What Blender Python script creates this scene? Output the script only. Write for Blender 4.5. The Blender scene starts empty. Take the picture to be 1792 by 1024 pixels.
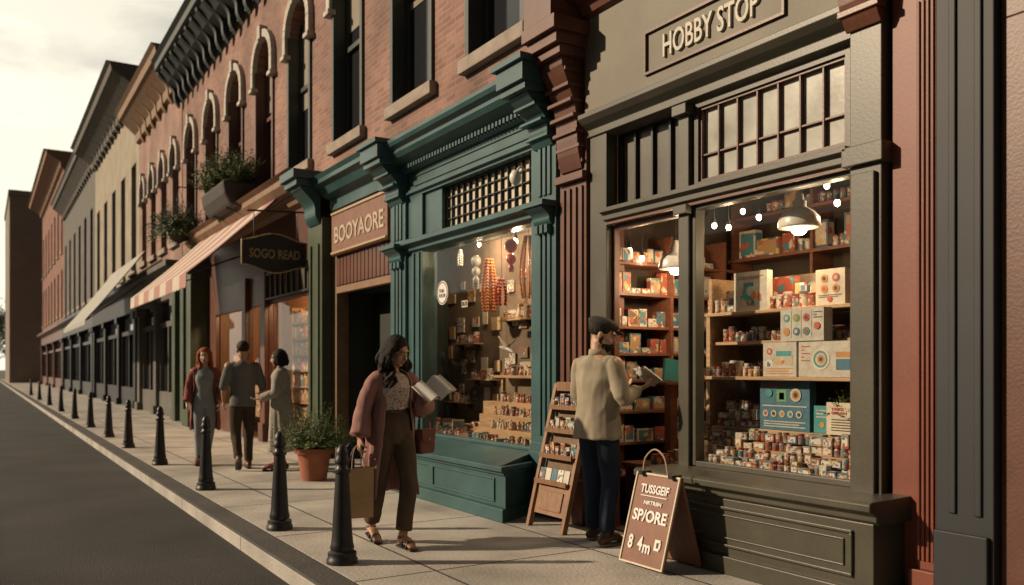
import bpy, bmesh, math, random
from math import sin, cos, pi, radians, atan2, sqrt, tan
from mathutils import Vector, Matrix, noise
R = random.Random(7)
C = bpy.data.collections.new('place')
SC = bpy.context.scene.collection
V = Vector

# ------------------------------------------------------------------ mesh builder
class MB:
    def __init__(s): s.v = []; s.f = []; s.m = []; s.cur = 0
    def add(s, vs, fs):
        o = len(s.v); s.v += [tuple(v) for v in vs]
        for f in fs: s.f.append([i + o for i in f]); s.m.append(s.cur)
    def box(s, x0, x1, y0, y1, z0, z1):
        s.add([(x0,y0,z0),(x1,y0,z0),(x1,y1,z0),(x0,y1,z0),(x0,y0,z1),(x1,y0,z1),(x1,y1,z1),(x0,y1,z1)],
              [(0,3,2,1),(4,5,6,7),(0,1,5,4),(1,2,6,5),(2,3,7,6),(3,0,4,7)]); return s
    def obox(s, c, sz, M):
        a, b, d = sz[0]/2, sz[1]/2, sz[2]/2; c = V(c)
        vs = [c + M @ V((x,y,z)) for z in (-d,d) for x,y in ((-a,-b),(a,-b),(a,b),(-a,b))]
        s.add(vs, [(0,3,2,1),(4,5,6,7),(0,1,5,4),(1,2,6,5),(2,3,7,6),(3,0,4,7)]); return s
    def prism(s, pts, a, b, axis='y'):
        n = len(pts)
        if axis == 'y': P = [(p[0],a,p[1]) for p in pts] + [(p[0],b,p[1]) for p in pts]
        elif axis == 'x': P = [(a,p[0],p[1]) for p in pts] + [(b,p[0],p[1]) for p in pts]
        else: P = [(p[0],p[1],a) for p in pts] + [(p[0],p[1],b) for p in pts]
        s.add(P, [tuple(range(n))[::-1], tuple(range(n,2*n))] + [(i,(i+1)%n,n+(i+1)%n,n+i) for i in range(n)]); return s
    def lathe(s, prof, c=(0,0,0), seg=20, axis='z'):
        vs = []; fs = []
        for r, z in prof:
            for k in range(seg):
                a = 2*pi*k/seg
                if axis == 'z': vs.append((c[0]+r*cos(a), c[1]+r*sin(a), c[2]+z))
                elif axis == 'x': vs.append((c[0]+z, c[1]+r*cos(a), c[2]+r*sin(a)))
                else: vs.append((c[0]+r*cos(a), c[1]+z, c[2]+r*sin(a)))
        n = len(prof)
        for i in range(n-1):
            for k in range(seg):
                fs.append((i*seg+k, i*seg+(k+1)%seg, (i+1)*seg+(k+1)%seg, (i+1)*seg+k))
        if prof[0][0] > 1e-4: fs.append(tuple(range(seg))[::-1])
        if prof[-1][0] > 1e-4: fs.append(tuple(range((n-1)*seg, n*seg)))
        s.add(vs, fs); return s
    def ell(s, c, r, M=None, seg=14, rings=9):
        vs = []; fs = []; c = V(c); M = M or Matrix.Identity(3)
        for i in range(rings+1):
            t = pi*i/rings; t = min(max(t, .02), pi-.02)
            for k in range(seg):
                a = 2*pi*k/seg
                vs.append(c + M @ V((r[0]*sin(t)*cos(a), r[1]*sin(t)*sin(a), r[2]*cos(t))))
        for i in range(rings):
            for k in range(seg):
                fs.append((i*seg+k, (i+1)*seg+k, (i+1)*seg+(k+1)%seg, i*seg+(k+1)%seg))
        fs.append(tuple(range(seg))); fs.append(tuple(range(rings*seg,(rings+1)*seg))[::-1])
        s.add(vs, fs); return s
    def limb(s, pts, rad, seg=12, sub=4, side=(1,0,0), cap=True):
        pts = [V(p) for p in pts]; rad = [(r, r) if not isinstance(r, tuple) else r for r in rad]
        n = len(pts); P = []; Q = []
        for i in range(n-1):
            p0 = pts[max(i-1,0)]; p1 = pts[i]; p2 = pts[i+1]; p3 = pts[min(i+2,n-1)]
            for k in range(sub):
                t = k/sub
                P.append(.5*((2*p1)+(p2-p0)*t+(2*p0-5*p1+4*p2-p3)*t*t+(3*p1-p0-3*p2+p3)*t**3))
                u = t*t*(3-2*t)
                Q.append((rad[i][0]*(1-u)+rad[i+1][0]*u, rad[i][1]*(1-u)+rad[i+1][1]*u))
        P.append(pts[-1]); Q.append(rad[-1])
        T = []
        for i in range(len(P)):
            d = P[min(i+1,len(P)-1)]-P[max(i-1,0)]
            T.append(d.normalized() if d.length > 1e-6 else V((0,0,1)))
        if cap:
            a = []; b = []
            for ph in (80, 55, 28):
                m = (Q[0][0]+Q[0][1])/2*.9; k = cos(radians(ph))
                a.append((P[0]-T[0]*m*sin(radians(ph)), (Q[0][0]*k, Q[0][1]*k), T[0]))
            for ph in (28, 55, 80):
                m = (Q[-1][0]+Q[-1][1])/2*.9; k = cos(radians(ph))
                b.append((P[-1]+T[-1]*m*sin(radians(ph)), (Q[-1][0]*k, Q[-1][1]*k), T[-1]))
            P = [x[0] for x in a]+P+[x[0] for x in b]; Q = [x[1] for x in a]+Q+[x[1] for x in b]; T = [x[2] for x in a]+T+[x[2] for x in b]
        vs = []; fs = []; sd = V(side)
        for p, q, t in zip(P, Q, T):
            sx = sd - t*sd.dot(t)
            if sx.length < .15: sx = V((0,1,0)) - t*t.y
            if sx.length < .15: sx = V((0,0,1)) - t*t.z
            sx.normalize(); fy = t.cross(sx)
            for k in range(seg):
                a = 2*pi*k/seg
                vs.append(p + sx*q[0]*cos(a) + fy*q[1]*sin(a))
        for i in range(len(P)-1):
            for k in range(seg):
                fs.append((i*seg+k, i*seg+(k+1)%seg, (i+1)*seg+(k+1)%seg, (i+1)*seg+k))
        fs.append(tuple(range(seg))[::-1]); fs.append(tuple(range((len(P)-1)*seg, len(P)*seg)))
        s.add(vs, fs); return s

def rootoff(o):
    v = V((0,0,0))
    while o is not None: v += o.location; o = o.parent
    return v
def build(mb, name, mats, parent=None, smooth=False, bevel=0, world=True):
    if not isinstance(mats, (list, tuple)): mats = [mats]
    off = rootoff(parent) if world else V((0,0,0))
    me = bpy.data.meshes.new(name)
    me.from_pydata([(v[0]-off.x, v[1]-off.y, v[2]-off.z) for v in mb.v], [], mb.f)
    for m in mats: me.materials.append(m)
    me.polygons.foreach_set('material_index', mb.m)
    bm = bmesh.new(); bm.from_mesh(me); bmesh.ops.recalc_face_normals(bm, faces=bm.faces); bm.to_mesh(me); bm.free()
    if smooth:
        me.polygons.foreach_set('use_smooth', [True]*len(me.polygons))
        if smooth != 2: me.set_sharp_from_angle(angle=radians(42))
    o = bpy.data.objects.new(name, me); C.objects.link(o); o.parent = parent
    if bevel:
        b = o.modifiers.new('Bevel', 'BEVEL'); b.width = bevel; b.segments = 2; b.limit_method = 'ANGLE'; b.angle_limit = radians(40)
    return o
def tag(o, label, cat, group=None, kind=None):
    o['label'] = label; o['category'] = cat
    if group: o['group'] = group
    if kind: o['kind'] = kind
    return o
def thing(name, label, cat, loc=(0,0,0), rotz=0, group=None):
    o = bpy.data.objects.new(name, None); C.objects.link(o); o.location = loc; o.rotation_euler = (0,0,rotz)
    return tag(o, label, cat, group)
def struct(mb, name, m, **k):
    o = build(mb, name, m, **k); o['kind'] = 'structure'; return o
def copy_tree(o, parent=None):
    c = o.copy(); C.objects.link(c); c.parent = parent
    for ch in list(o.children): copy_tree(ch, c)
    return c
def fuse(mb, name, mat, parent, voxel=.008, sm=3, fold=0, fs=(9,9,2.5), smf=.5):
    me = bpy.data.meshes.new('tmp'); me.from_pydata(mb.v, [], mb.f)
    o = bpy.data.objects.new('tmp', me); SC.objects.link(o)
    r = o.modifiers.new('r', 'REMESH'); r.mode = 'VOXEL'; r.voxel_size = voxel
    q = o.modifiers.new('s', 'SMOOTH'); q.iterations = sm; q.factor = smf
    dg = bpy.context.evaluated_depsgraph_get(); m2 = bpy.data.meshes.new_from_object(o.evaluated_get(dg))
    bpy.data.objects.remove(o); bpy.data.meshes.remove(me)
    if fold:
        for v in m2.vertices:
            p = v.co; w_ = p.z*fs[2]+.35*sin(p.x*9+p.y*7)
            d = .55-1.7*abs(noise.noise(V((p.x*fs[0]+3, p.y*fs[1], w_))))+.35*noise.noise(V((p.x*fs[0]*2.1, p.y*fs[1]*2.1+7, w_*2.2)))
            v.co = p + v.normal*d*fold
    m2.name = name; m2.materials.clear(); m2.materials.append(mat)
    m2.polygons.foreach_set('use_smooth', [True]*len(m2.polygons))
    ob = bpy.data.objects.new(name, m2); C.objects.link(ob); ob.parent = parent
    return ob

# ------------------------------------------------------------------ materials
def N(nt, t, **k):
    n = nt.nodes.new(t)
    for a, b in k.items(): setattr(n, a, b)
    return n
def base(name):
    m = bpy.data.materials.new(name); m.use_nodes = True; nt = m.node_tree
    return m, nt, nt.nodes['Principled BSDF']
def mixc(nt, fac, a, b, mode='MIX'):
    n = N(nt, 'ShaderNodeMix', data_type='RGBA', blend_type=mode)
    for i, x in ((0, fac), (6, a), (7, b)):
        if hasattr(x, 'is_linked'): nt.links.new(x, n.inputs[i])
        elif i == 0: n.inputs[0].default_value = x
        else: n.inputs[i].default_value = (*x[:3], 1)
    return n.outputs[2]
def mul(c, k): return tuple(min(1, x*k) for x in c[:3])
def mat(name, col, rough=.6, var=.18, scale=5, bump=.15, bs=60, metal=0, stretch=(1,1,1), spec=.5, dirt=.25):
    m, nt, b = base(name); L = nt.links.new
    tc = N(nt, 'ShaderNodeTexCoord'); mp = N(nt, 'ShaderNodeMapping'); mp.inputs['Scale'].default_value = stretch
    L(tc.outputs['Object'], mp.inputs[0])
    n1 = N(nt, 'ShaderNodeTexNoise'); n1.inputs['Scale'].default_value = scale; n1.inputs['Detail'].default_value = 6; L(mp.outputs[0], n1.inputs[0])
    n2 = N(nt, 'ShaderNodeTexNoise'); n2.inputs['Scale'].default_value = bs; n2.inputs['Detail'].default_value = 4; L(mp.outputs[0], n2.inputs[0])
    r = N(nt, 'ShaderNodeMapRange'); r.inputs[1].default_value = .3; r.inputs[2].default_value = .7; L(n1.outputs[0], r.inputs[0])
    c = mixc(nt, r.outputs[0], mul(col, 1-var), mul(col, 1+var))
    r2 = N(nt, 'ShaderNodeMapRange'); r2.inputs[1].default_value = .35; r2.inputs[2].default_value = .75; r2.inputs[3].default_value = 0; r2.inputs[4].default_value = dirt; L(n2.outputs[0], r2.inputs[0])
    c = mixc(nt, r2.outputs[0], c, mul(col, .45))
    L(c, b.inputs['Base Color'])
    b.inputs['Roughness'].default_value = rough; b.inputs['Metallic'].default_value = metal
    b.inputs['Specular IOR Level'].default_value = spec
    if bump:
        bp = N(nt, 'ShaderNodeBump'); bp.inputs['Strength'].default_value = bump; bp.inputs['Distance'].default_value = .01
        L(n2.outputs[0], bp.inputs['Height']); L(bp.outputs[0], b.inputs['Normal'])
    return m
def wood(name, col, axis='y', rough=.5):
    st = {'x': (1,14,14), 'y': (14,1,14), 'z': (14,14,1)}[axis]
    return mat(name, col, rough, .3, 3, .2, 12, stretch=st, dirt=.4)
def emit(name, col, st):
    m, nt, b = base(name); b.inputs['Base Color'].default_value = (*col, 1)
    b.inputs['Emission Color'].default_value = (*col, 1); b.inputs['Emission Strength'].default_value = st; return m
def brick(name, c1, c2, mortar, bw=.215, bh=.072, axes='yz', msize=.009):
    m, nt, b = base(name); L = nt.links.new
    tc = N(nt, 'ShaderNodeTexCoord'); sp = N(nt, 'ShaderNodeSeparateXYZ'); cb = N(nt, 'ShaderNodeCombineXYZ'); L(tc.outputs['Object'], sp.inputs[0])
    L(sp.outputs['XYZ'.index(axes[0].upper())], cb.inputs[0]); L(sp.outputs['XYZ'.index(axes[1].upper())], cb.inputs[1])
    t = N(nt, 'ShaderNodeTexBrick'); L(cb.outputs[0], t.inputs['Vector'])
    t.inputs['Scale'].default_value = 1; t.inputs['Brick Width'].default_value = bw; t.inputs['Row Height'].default_value = bh
    t.inputs['Mortar Size'].default_value = msize; t.inputs['Mortar Smooth'].default_value = .3; t.inputs['Bias'].default_value = -.1
    t.inputs['Color1'].default_value = (*c1,1); t.inputs['Color2'].default_value = (*c2,1); t.inputs['Mortar'].default_value = (*mortar,1)
    n = N(nt, 'ShaderNodeTexNoise'); n.inputs['Scale'].default_value = 1.1; n.inputs['Detail'].default_value = 7; L(tc.outputs['Object'], n.inputs[0])
    r = N(nt, 'ShaderNodeMapRange'); r.inputs[1].default_value = .3; r.inputs[2].default_value = .7; r.inputs[3].default_value = .6; r.inputs[4].default_value = 1.2; L(n.outputs[0], r.inputs[0])
    c = mixc(nt, 1.0, t.outputs[0], r.outputs[0], 'MULTIPLY'); L(c, b.inputs['Base Color']); b.inputs['Roughness'].default_value = .85
    n3 = N(nt, 'ShaderNodeTexNoise'); n3.inputs['Scale'].default_value = 40; L(tc.outputs['Object'], n3.inputs[0])
    mm = N(nt, 'ShaderNodeMath', operation='MULTIPLY_ADD'); L(t.outputs['Fac'], mm.inputs[0]); mm.inputs[1].default_value = -1; L(n3.outputs[0], mm.inputs[2])
    bp = N(nt, 'ShaderNodeBump'); bp.inputs['Strength'].default_value = .5; bp.inputs['Distance'].default_value = .012; L(mm.outputs[0], bp.inputs['Height']); L(bp.outputs[0], b.inputs['Normal'])
    return m
def palette(name, cols, rough=.5, patch=None, pscale=30):
    m, nt, b = base(name); L = nt.links.new
    oi = N(nt, 'ShaderNodeObjectInfo'); cr = N(nt, 'ShaderNodeValToRGB'); cr.color_ramp.interpolation = 'CONSTANT'
    e = cr.color_ramp.elements
    while len(e) < len(cols): e.new(.5)
    for i, c in enumerate(cols): e[i].position = i/len(cols); e[i].color = (*c, 1)
    L(oi.outputs['Random'], cr.inputs[0]); out = cr.outputs[0]
    tc = N(nt, 'ShaderNodeTexCoord'); va = N(nt, 'ShaderNodeVectorMath', operation='ADD'); L(tc.outputs['Object'], va.inputs[0])
    ml = N(nt, 'ShaderNodeMath', operation='MULTIPLY'); L(oi.outputs['Random'], ml.inputs[0]); ml.inputs[1].default_value = 37; L(ml.outputs[0], va.inputs[1])
    vo = N(nt, 'ShaderNodeTexVoronoi'); vo.inputs['Scale'].default_value = pscale; L(va.outputs[0], vo.inputs[0])
    if patch:
        sp = N(nt, 'ShaderNodeSeparateColor'); L(vo.outputs['Color'], sp.inputs[0])
        c2 = N(nt, 'ShaderNodeValToRGB'); c2.color_ramp.interpolation = 'CONSTANT'; e = c2.color_ramp.elements
        while len(e) < len(patch): e.new(.5)
        for i, c in enumerate(patch): e[i].position = i/len(patch); e[i].color = (*c, 1)
        L(sp.outputs[0], c2.inputs[0])
        gt = N(nt, 'ShaderNodeMath', operation='GREATER_THAN'); L(sp.outputs[1], gt.inputs[0]); gt.inputs[1].default_value = .6
        out = mixc(nt, gt.outputs[0], out, c2.outputs[0])
    L(out, b.inputs['Base Color']); b.inputs['Roughness'].default_value = rough; return m
def glassmat(name, tint=(.95,.95,.94), refl=.4):
    m = bpy.data.materials.new(name); m.use_nodes = True; nt = m.node_tree; nt.nodes.clear(); L = nt.links.new
    o = N(nt, 'ShaderNodeOutputMaterial'); mx = N(nt, 'ShaderNodeMixShader'); t = N(nt, 'ShaderNodeBsdfTransparent'); g = N(nt, 'ShaderNodeBsdfGlossy')
    t.inputs[0].default_value = (*tint,1); g.inputs['Roughness'].default_value = .02; g.inputs[0].default_value = (1,1,1,1)
    ge = N(nt, 'ShaderNodeNewGeometry'); dt = N(nt, 'ShaderNodeVectorMath', operation='DOT_PRODUCT'); L(ge.outputs['Normal'], dt.inputs[0]); L(ge.outputs['Incoming'], dt.inputs[1])
    ab = N(nt, 'ShaderNodeMath', operation='ABSOLUTE'); L(dt.outputs['Value'], ab.inputs[0])
    s1 = N(nt, 'ShaderNodeMath', operation='SUBTRACT'); s1.inputs[0].default_value = 1; L(ab.outputs[0], s1.inputs[1])
    pw = N(nt, 'ShaderNodeMath', operation='POWER'); L(s1.outputs[0], pw.inputs[0]); pw.inputs[1].default_value = 5
    ma = N(nt, 'ShaderNodeMath', operation='MULTIPLY_ADD'); L(pw.outputs[0], ma.inputs[0]); ma.inputs[1].default_value = .96*refl; ma.inputs[2].default_value = .035*refl
    L(ma.outputs[0], mx.inputs[0]); L(t.outputs[0], mx.inputs[1]); L(g.outputs[0], mx.inputs[2]); L(mx.outputs[0], o.inputs[0]); return m

M = {}
M['olive'] = mat('olive_paint', (.060,.056,.040), .42, .22, 2.5, .06, 50, dirt=.35)
M['olive_l'] = mat('sign_fascia_paint', (.145,.13,.095), .6, .2, 1.6, .06, 60, dirt=.3)
M['teal'] = mat('teal_paint', (.038,.096,.10), .38, .22, 2.5, .08, 50, dirt=.35)
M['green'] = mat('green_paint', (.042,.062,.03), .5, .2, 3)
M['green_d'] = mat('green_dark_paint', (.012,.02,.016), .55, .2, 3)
M['redwood'] = mat('red_brown_paint', (.115,.044,.027), .42, .25, 3, .1, 50, dirt=.35)
M['terra'] = mat('terracotta_paint', (.165,.043,.022), .5, .16, 2.0, .06, 60, dirt=.3)
M['navy'] = mat('navy_paint', (.010,.013,.018), .6, .25, 2, .03, 60)
M['black'] = mat('black_metal', (.014,.014,.016), .45, .2, 4)
M['iron'] = mat('cast_iron_paint', (.028,.029,.033), .42, .25, 9, .08, 90, metal=.3)
M['stone'] = mat('pale_stone', (.30,.25,.21), .85, .2, 5, .3, 60)
M['hood'] = mat('white_painted_hood', (.42,.39,.35), .7, .18, 5)
M['bracketdark'] = mat('dark_green_cornice', (.022,.032,.032), .6, .2)
M['brick'] = brick('pink_brown_brick', (.29,.15,.115), (.19,.088,.068), (.26,.20,.165))
M['brick2'] = brick('red_brick', (.25,.10,.07), (.19,.07,.05), (.2,.15,.12))
M['brick3'] = brick('pinkish_brick', (.30,.17,.135), (.25,.13,.10), (.27,.21,.17))
M['cream'] = mat('cream_render', (.29,.255,.195), .85, .18, 1.2)
M['grey'] = mat('grey_render', (.105,.10,.09), .85, .18, 1.2)
M['tan'] = mat('tan_cornice', (.22,.13,.075), .7, .15)
M['beige'] = mat('beige_wall', (.22,.18,.15), .9, .1, .6)
M['winred'] = mat('red_brown_sash', (.095,.036,.024), .45)
M['wingreen'] = mat('dark_green_sash', (.035,.042,.038), .4)
M['wood'] = wood('warm_oak', (.22,.11,.052), 'z')
M['woody'] = wood('oak_shelf', (.40,.25,.13), 'y')
M['woodx'] = wood('mahogany_shelf', (.17,.065,.035), 'x')
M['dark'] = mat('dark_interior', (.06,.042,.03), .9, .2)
M['backing'] = mat('brown_backing', (.17,.12,.08), .9, .2)
M['floorin'] = wood('shop_floor', (.14,.08,.045), 'x')
M['ceil'] = mat('interior_ceiling', (.1,.085,.07), .9)
M['glass'] = glassmat('shop_glass')
m, nt, b = base('dark_window_glass'); b.inputs['Base Color'].default_value = (.02,.022,.025,1); b.inputs['Roughness'].default_value = .08
n = N(nt, 'ShaderNodeTexNoise'); n.inputs['Scale'].default_value = .9; bp = N(nt, 'ShaderNodeBump'); bp.inputs['Strength'].default_value = .12; nt.links.new(n.outputs[0], bp.inputs['Height']); nt.links.new(bp.outputs[0], b.inputs['Normal']); M['pane'] = m
M['blind'] = mat('window_blind', (.23,.20,.16), .8, .15, 3)
M['frost'] = mat('frosted_glass_painted_glow', (.33,.33,.29), .25, .5, 2.2, .05, 30, dirt=.1)  # glow of a lit room put into the colour as a pale tone
M['frost_shade'] = mat('frosted_glass_painted_shade', (.10,.09,.075), .35, .3, 2, .05, 30)  # darker copy of the frosted glass, shade put into the colour
M['lampw'] = mat('white_enamel', (.75,.72,.66), .3, .05)
M['bulb'] = emit('lit_bulb', (1,.78,.5), 14)
M['white'] = mat('white_paint', (.72,.70,.66), .6, .06)
M['signw'] = mat('worn_white_lettering', (.52,.49,.42), .6, .15, 20)
M['signf'] = mat('faded_cream_lettering', (.46,.37,.28), .7, .25, 18)
M['cream_p'] = mat('cream_paper', (.58,.51,.40), .7, .12, 12)
M['signbrown'] = mat('brown_sign_board', (.20,.09,.055), .6, .18, 6)
M['signdark'] = mat('dark_sign_board', (.035,.03,.028), .5)
M['gold'] = mat('tan_lettering', (.42,.31,.17), .5, .25, 20)
M['terrac'] = mat('terracotta_pot', (.33,.12,.065), .8, .2, 7)
M['soil'] = mat('soil', (.03,.02,.015), .95)
M['leaf'] = mat('leaf_green', (.085,.12,.03), .6, .5, 14, 0)
M['leaf2'] = mat('leaf_dark_green', (.05,.08,.028), .6, .5, 14, 0)
M['planter'] = mat('grey_planter', (.045,.041,.038), .8)
M['bark'] = mat('bark', (.07,.05,.035), .9)
M['kraft'] = mat('kraft_paper', (.46,.31,.17), .75, .1, 8)
M['cotton'] = mat('rope', (.35,.26,.18), .8)
CART = [(.42,.33,.25),(.33,.08,.05),(.20,.12,.08),(.08,.17,.18),(.50,.44,.36),(.24,.22,.20),(.05,.08,.13),(.42,.22,.10)]
M['carton'] = palette('printed_carton', CART, .5, [(.55,.5,.42),(.35,.06,.04),(.12,.08,.06),(.07,.2,.22),(.5,.35,.15)], 30)
M['label'] = palette('carton_label', [(.55,.49,.4),(.45,.4,.31),(.6,.54,.46)], .5, [(.35,.07,.05),(.1,.07,.05),(.08,.22,.24),(.6,.54,.45)], 60)
M['jar'] = palette('jar_body', [(.5,.46,.4),(.3,.12,.08),(.2,.2,.2),(.45,.3,.16),(.1,.2,.22)], .25, [(.55,.5,.42),(.35,.08,.05)], 50)
M['lid'] = palette('jar_lid', [(.35,.3,.26),(.2,.05,.04),(.5,.47,.42),(.12,.09,.07)], .35)
M['book'] = palette('book_cover', [(.45,.12,.05),(.55,.42,.25),(.5,.25,.08),(.3,.06,.04),(.6,.5,.36),(.12,.18,.18),(.22,.12,.07)], .6, [(.6,.5,.34),(.4,.12,.06)], 14)
M['blue_c'] = palette('hobby_carton', [(.05,.13,.2),(.3,.07,.04),(.35,.2,.1),(.06,.18,.2),(.42,.36,.28),(.12,.09,.08)], .5, [(.5,.42,.32),(.4,.1,.05),(.05,.16,.22),(.5,.3,.1)], 28)
M['fig'] = palette('painted_figurine', [(.42,.27,.16),(.28,.15,.09),(.58,.5,.4),(.38,.1,.06),(.22,.2,.18)], .4, [(.5,.4,.3),(.12,.07,.05)], 90)
M['redbead'] = mat('red_beads', (.45,.05,.03), .3)
M['greybead'] = mat('grey_beads', (.4,.39,.36), .35)
M['orangebead'] = mat('amber_beads', (.5,.19,.07), .3)
def stripes(name, a, c, period):
    m, nt, b = base(name); L = nt.links.new
    tc = N(nt, 'ShaderNodeTexCoord'); sp = N(nt, 'ShaderNodeSeparateXYZ'); L(tc.outputs['Object'], sp.inputs[0])
    d = N(nt, 'ShaderNodeMath', operation='DIVIDE'); L(sp.outputs[1], d.inputs[0]); d.inputs[1].default_value = period
    f = N(nt, 'ShaderNodeMath', operation='FRACT'); L(d.outputs[0], f.inputs[0])
    g = N(nt, 'ShaderNodeMath', operation='GREATER_THAN'); L(f.outputs[0], g.inputs[0]); g.inputs[1].default_value = .5
    c1 = mixc(nt, g.outputs[0], a, c); n1 = N(nt,'ShaderNodeTexNoise'); n1.inputs['Scale'].default_value = 2.5; n1.inputs['Detail'].default_value = 5; L(tc.outputs['Object'], n1.inputs[0])
    r = N(nt,'ShaderNodeMapRange'); r.inputs[3].default_value = .75; r.inputs[4].default_value = 1.15; L(n1.outputs[0], r.inputs[0])
    L(mixc(nt, 1.0, c1, r.outputs[0], 'MULTIPLY'), b.inputs['Base Color']); b.inputs['Roughness'].default_value = .85; return m
M['stripe'] = stripes('striped_canvas', (.56,.50,.42), (.40,.22,.20), 1.25)
M['greycanvas'] = mat('grey_canvas', (.38,.38,.35), .9)
M['asphalt'] = mat('asphalt', (.036,.033,.031), .85, .5, .8, 1.0, 75, dirt=.6)
def slabs():
    m = brick('sidewalk_slabs', (.45,.425,.385), (.39,.365,.33), (.06,.055,.05), 1.75, 1.32, 'yx', .010)
    t = [x for x in m.node_tree.nodes if x.type == 'TEX_BRICK'][0]; t.offset = 0; t.inputs['Mortar Smooth'].default_value = 0
    return m
M['slab'] = slabs()
M['kerb'] = brick('kerb_stone', (.43,.41,.375), (.37,.35,.32), (.07,.065,.06), 2.4, 5, 'yz', .010)
M['earth'] = mat('earth', (.09,.085,.06), .95, .3, .05)

# ------------------------------------------------------------------ text
def text(body, name, m, parent, origin, ex, ey, w, h, world=True, extrude=.006, bold=.02):
    cu = bpy.data.curves.new(name, 'FONT'); cu.body = body; cu.extrude = .02; cu.align_x = 'LEFT'; cu.resolution_u = 3; cu.offset = bold
    o = bpy.data.objects.new('t', cu); SC.objects.link(o)
    dg = bpy.context.evaluated_depsgraph_get(); me = bpy.data.meshes.new_from_object(o.evaluated_get(dg)); bpy.data.objects.remove(o)
    xs = [v.co.x for v in me.vertices]; ys = [v.co.y for v in me.vertices]
    x0, x1, y0, y1 = min(xs), max(xs), min(ys), max(ys)
    ex = V(ex).normalized(); ey = V(ey).normalized(); ez = ex.cross(ey); off = rootoff(parent) if world else V((0,0,0))
    for v in me.vertices:
        v.co = V(origin) - off + ex*((v.co.x-x0)/(x1-x0)*w) + ey*((v.co.y-y0)/(y1-y0)*h) + ez*(extrude*(1 if v.co.z > 0 else -1))
    me.name = name; me.materials.clear(); me.materials.append(m)
    ob = bpy.data.objects.new(name, me); C.objects.link(ob); ob.parent = parent; return ob

# ------------------------------------------------------------------ PEOPLE
def cloth(name, col, var=.15, rough=.9, spots=None):
    m = mat(name, col, rough, var, 6, .1, 220, dirt=.2, spec=.15)
    if spots:
        nt = m.node_tree; b = nt.nodes['Principled BSDF']; src = b.inputs['Base Color'].links[0].from_socket
        vo = N(nt,'ShaderNodeTexVoronoi'); vo.inputs['Scale'].default_value = 55; tc = N(nt,'ShaderNodeTexCoord'); nt.links.new(tc.outputs['Object'],vo.inputs[0])
        lt = N(nt,'ShaderNodeMath',operation='LESS_THAN'); nt.links.new(vo.outputs['Distance'],lt.inputs[0]); lt.inputs[1].default_value = .34
        nt.links.new(mixc(nt,lt.outputs[0],src,spots),b.inputs['Base Color'])
    return m
def skinm(name, col):
    m = mat(name, col, .5, .08, 10, .05, 120, dirt=.08); m.node_tree.nodes['Principled BSDF'].inputs['Subsurface Weight'].default_value = .08; return m
hairm = lambda n,c: mat(n, c, .6, .4, 30, .5, 80, stretch=(6,6,.6), dirt=.3, spec=.2)
eyew = mat('eye_white',(.45,.42,.38),.3,.02); eyed = mat('iris_dark',(.015,.01,.008),.15,.02); lipm = mat('lips',(.28,.09,.07),.45,.05)

def hand(mb, w, d, n, ts, curl=.5, sc=1.0):
    w = V(w); d = V(d).normalized(); n = V(n); n = (n-d*n.dot(d)).normalized(); t = V(ts); t = (t-d*t.dot(d)-n*t.dot(n)).normalized()
    mb.limb([w-d*.01, w+d*.03*sc, w+d*.085*sc],[(.024*sc,.017*sc),(.034*sc,.016*sc),(.038*sc,.013*sc)],12,3,side=t)
    for off, L, r in ((.030,.066,.0085),(.010,.076,.009),(-.010,.071,.0088),(-.029,.056,.008)):
        p = w+d*.08*sc+t*off*sc; pts = [p-d*.02*sc, p]; a = 0
        for k, f in enumerate((.42,.32,.26)):
            a += curl*(.6,1,.8)[k]; q = pts[-1]+(d*cos(a)+n*sin(a))*L*f*sc; pts.append(q)
        mb.limb(pts,[r*sc,r*1.05*sc,r*sc,r*.92*sc,r*.8*sc],8,2)
    p = w+d*.02*sc+t*.02*sc; e = (t*.75+d*.75+n*.25).normalized()
    mb.limb([p,p+e*.035*sc,p+e*.05*sc+(d*.8+n*.6).normalized()*.02*sc,p+e*.05*sc+(d*.7+n*.8).normalized()*.042*sc],[.013*sc,.011*sc,.01*sc,.008*sc],8,2)
def headM(J): return J['headc'], Matrix.Rotation(J.get('yaw',0),3,'Z') @ Matrix.Rotation(J.get('pitch',0),3,'X')
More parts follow.
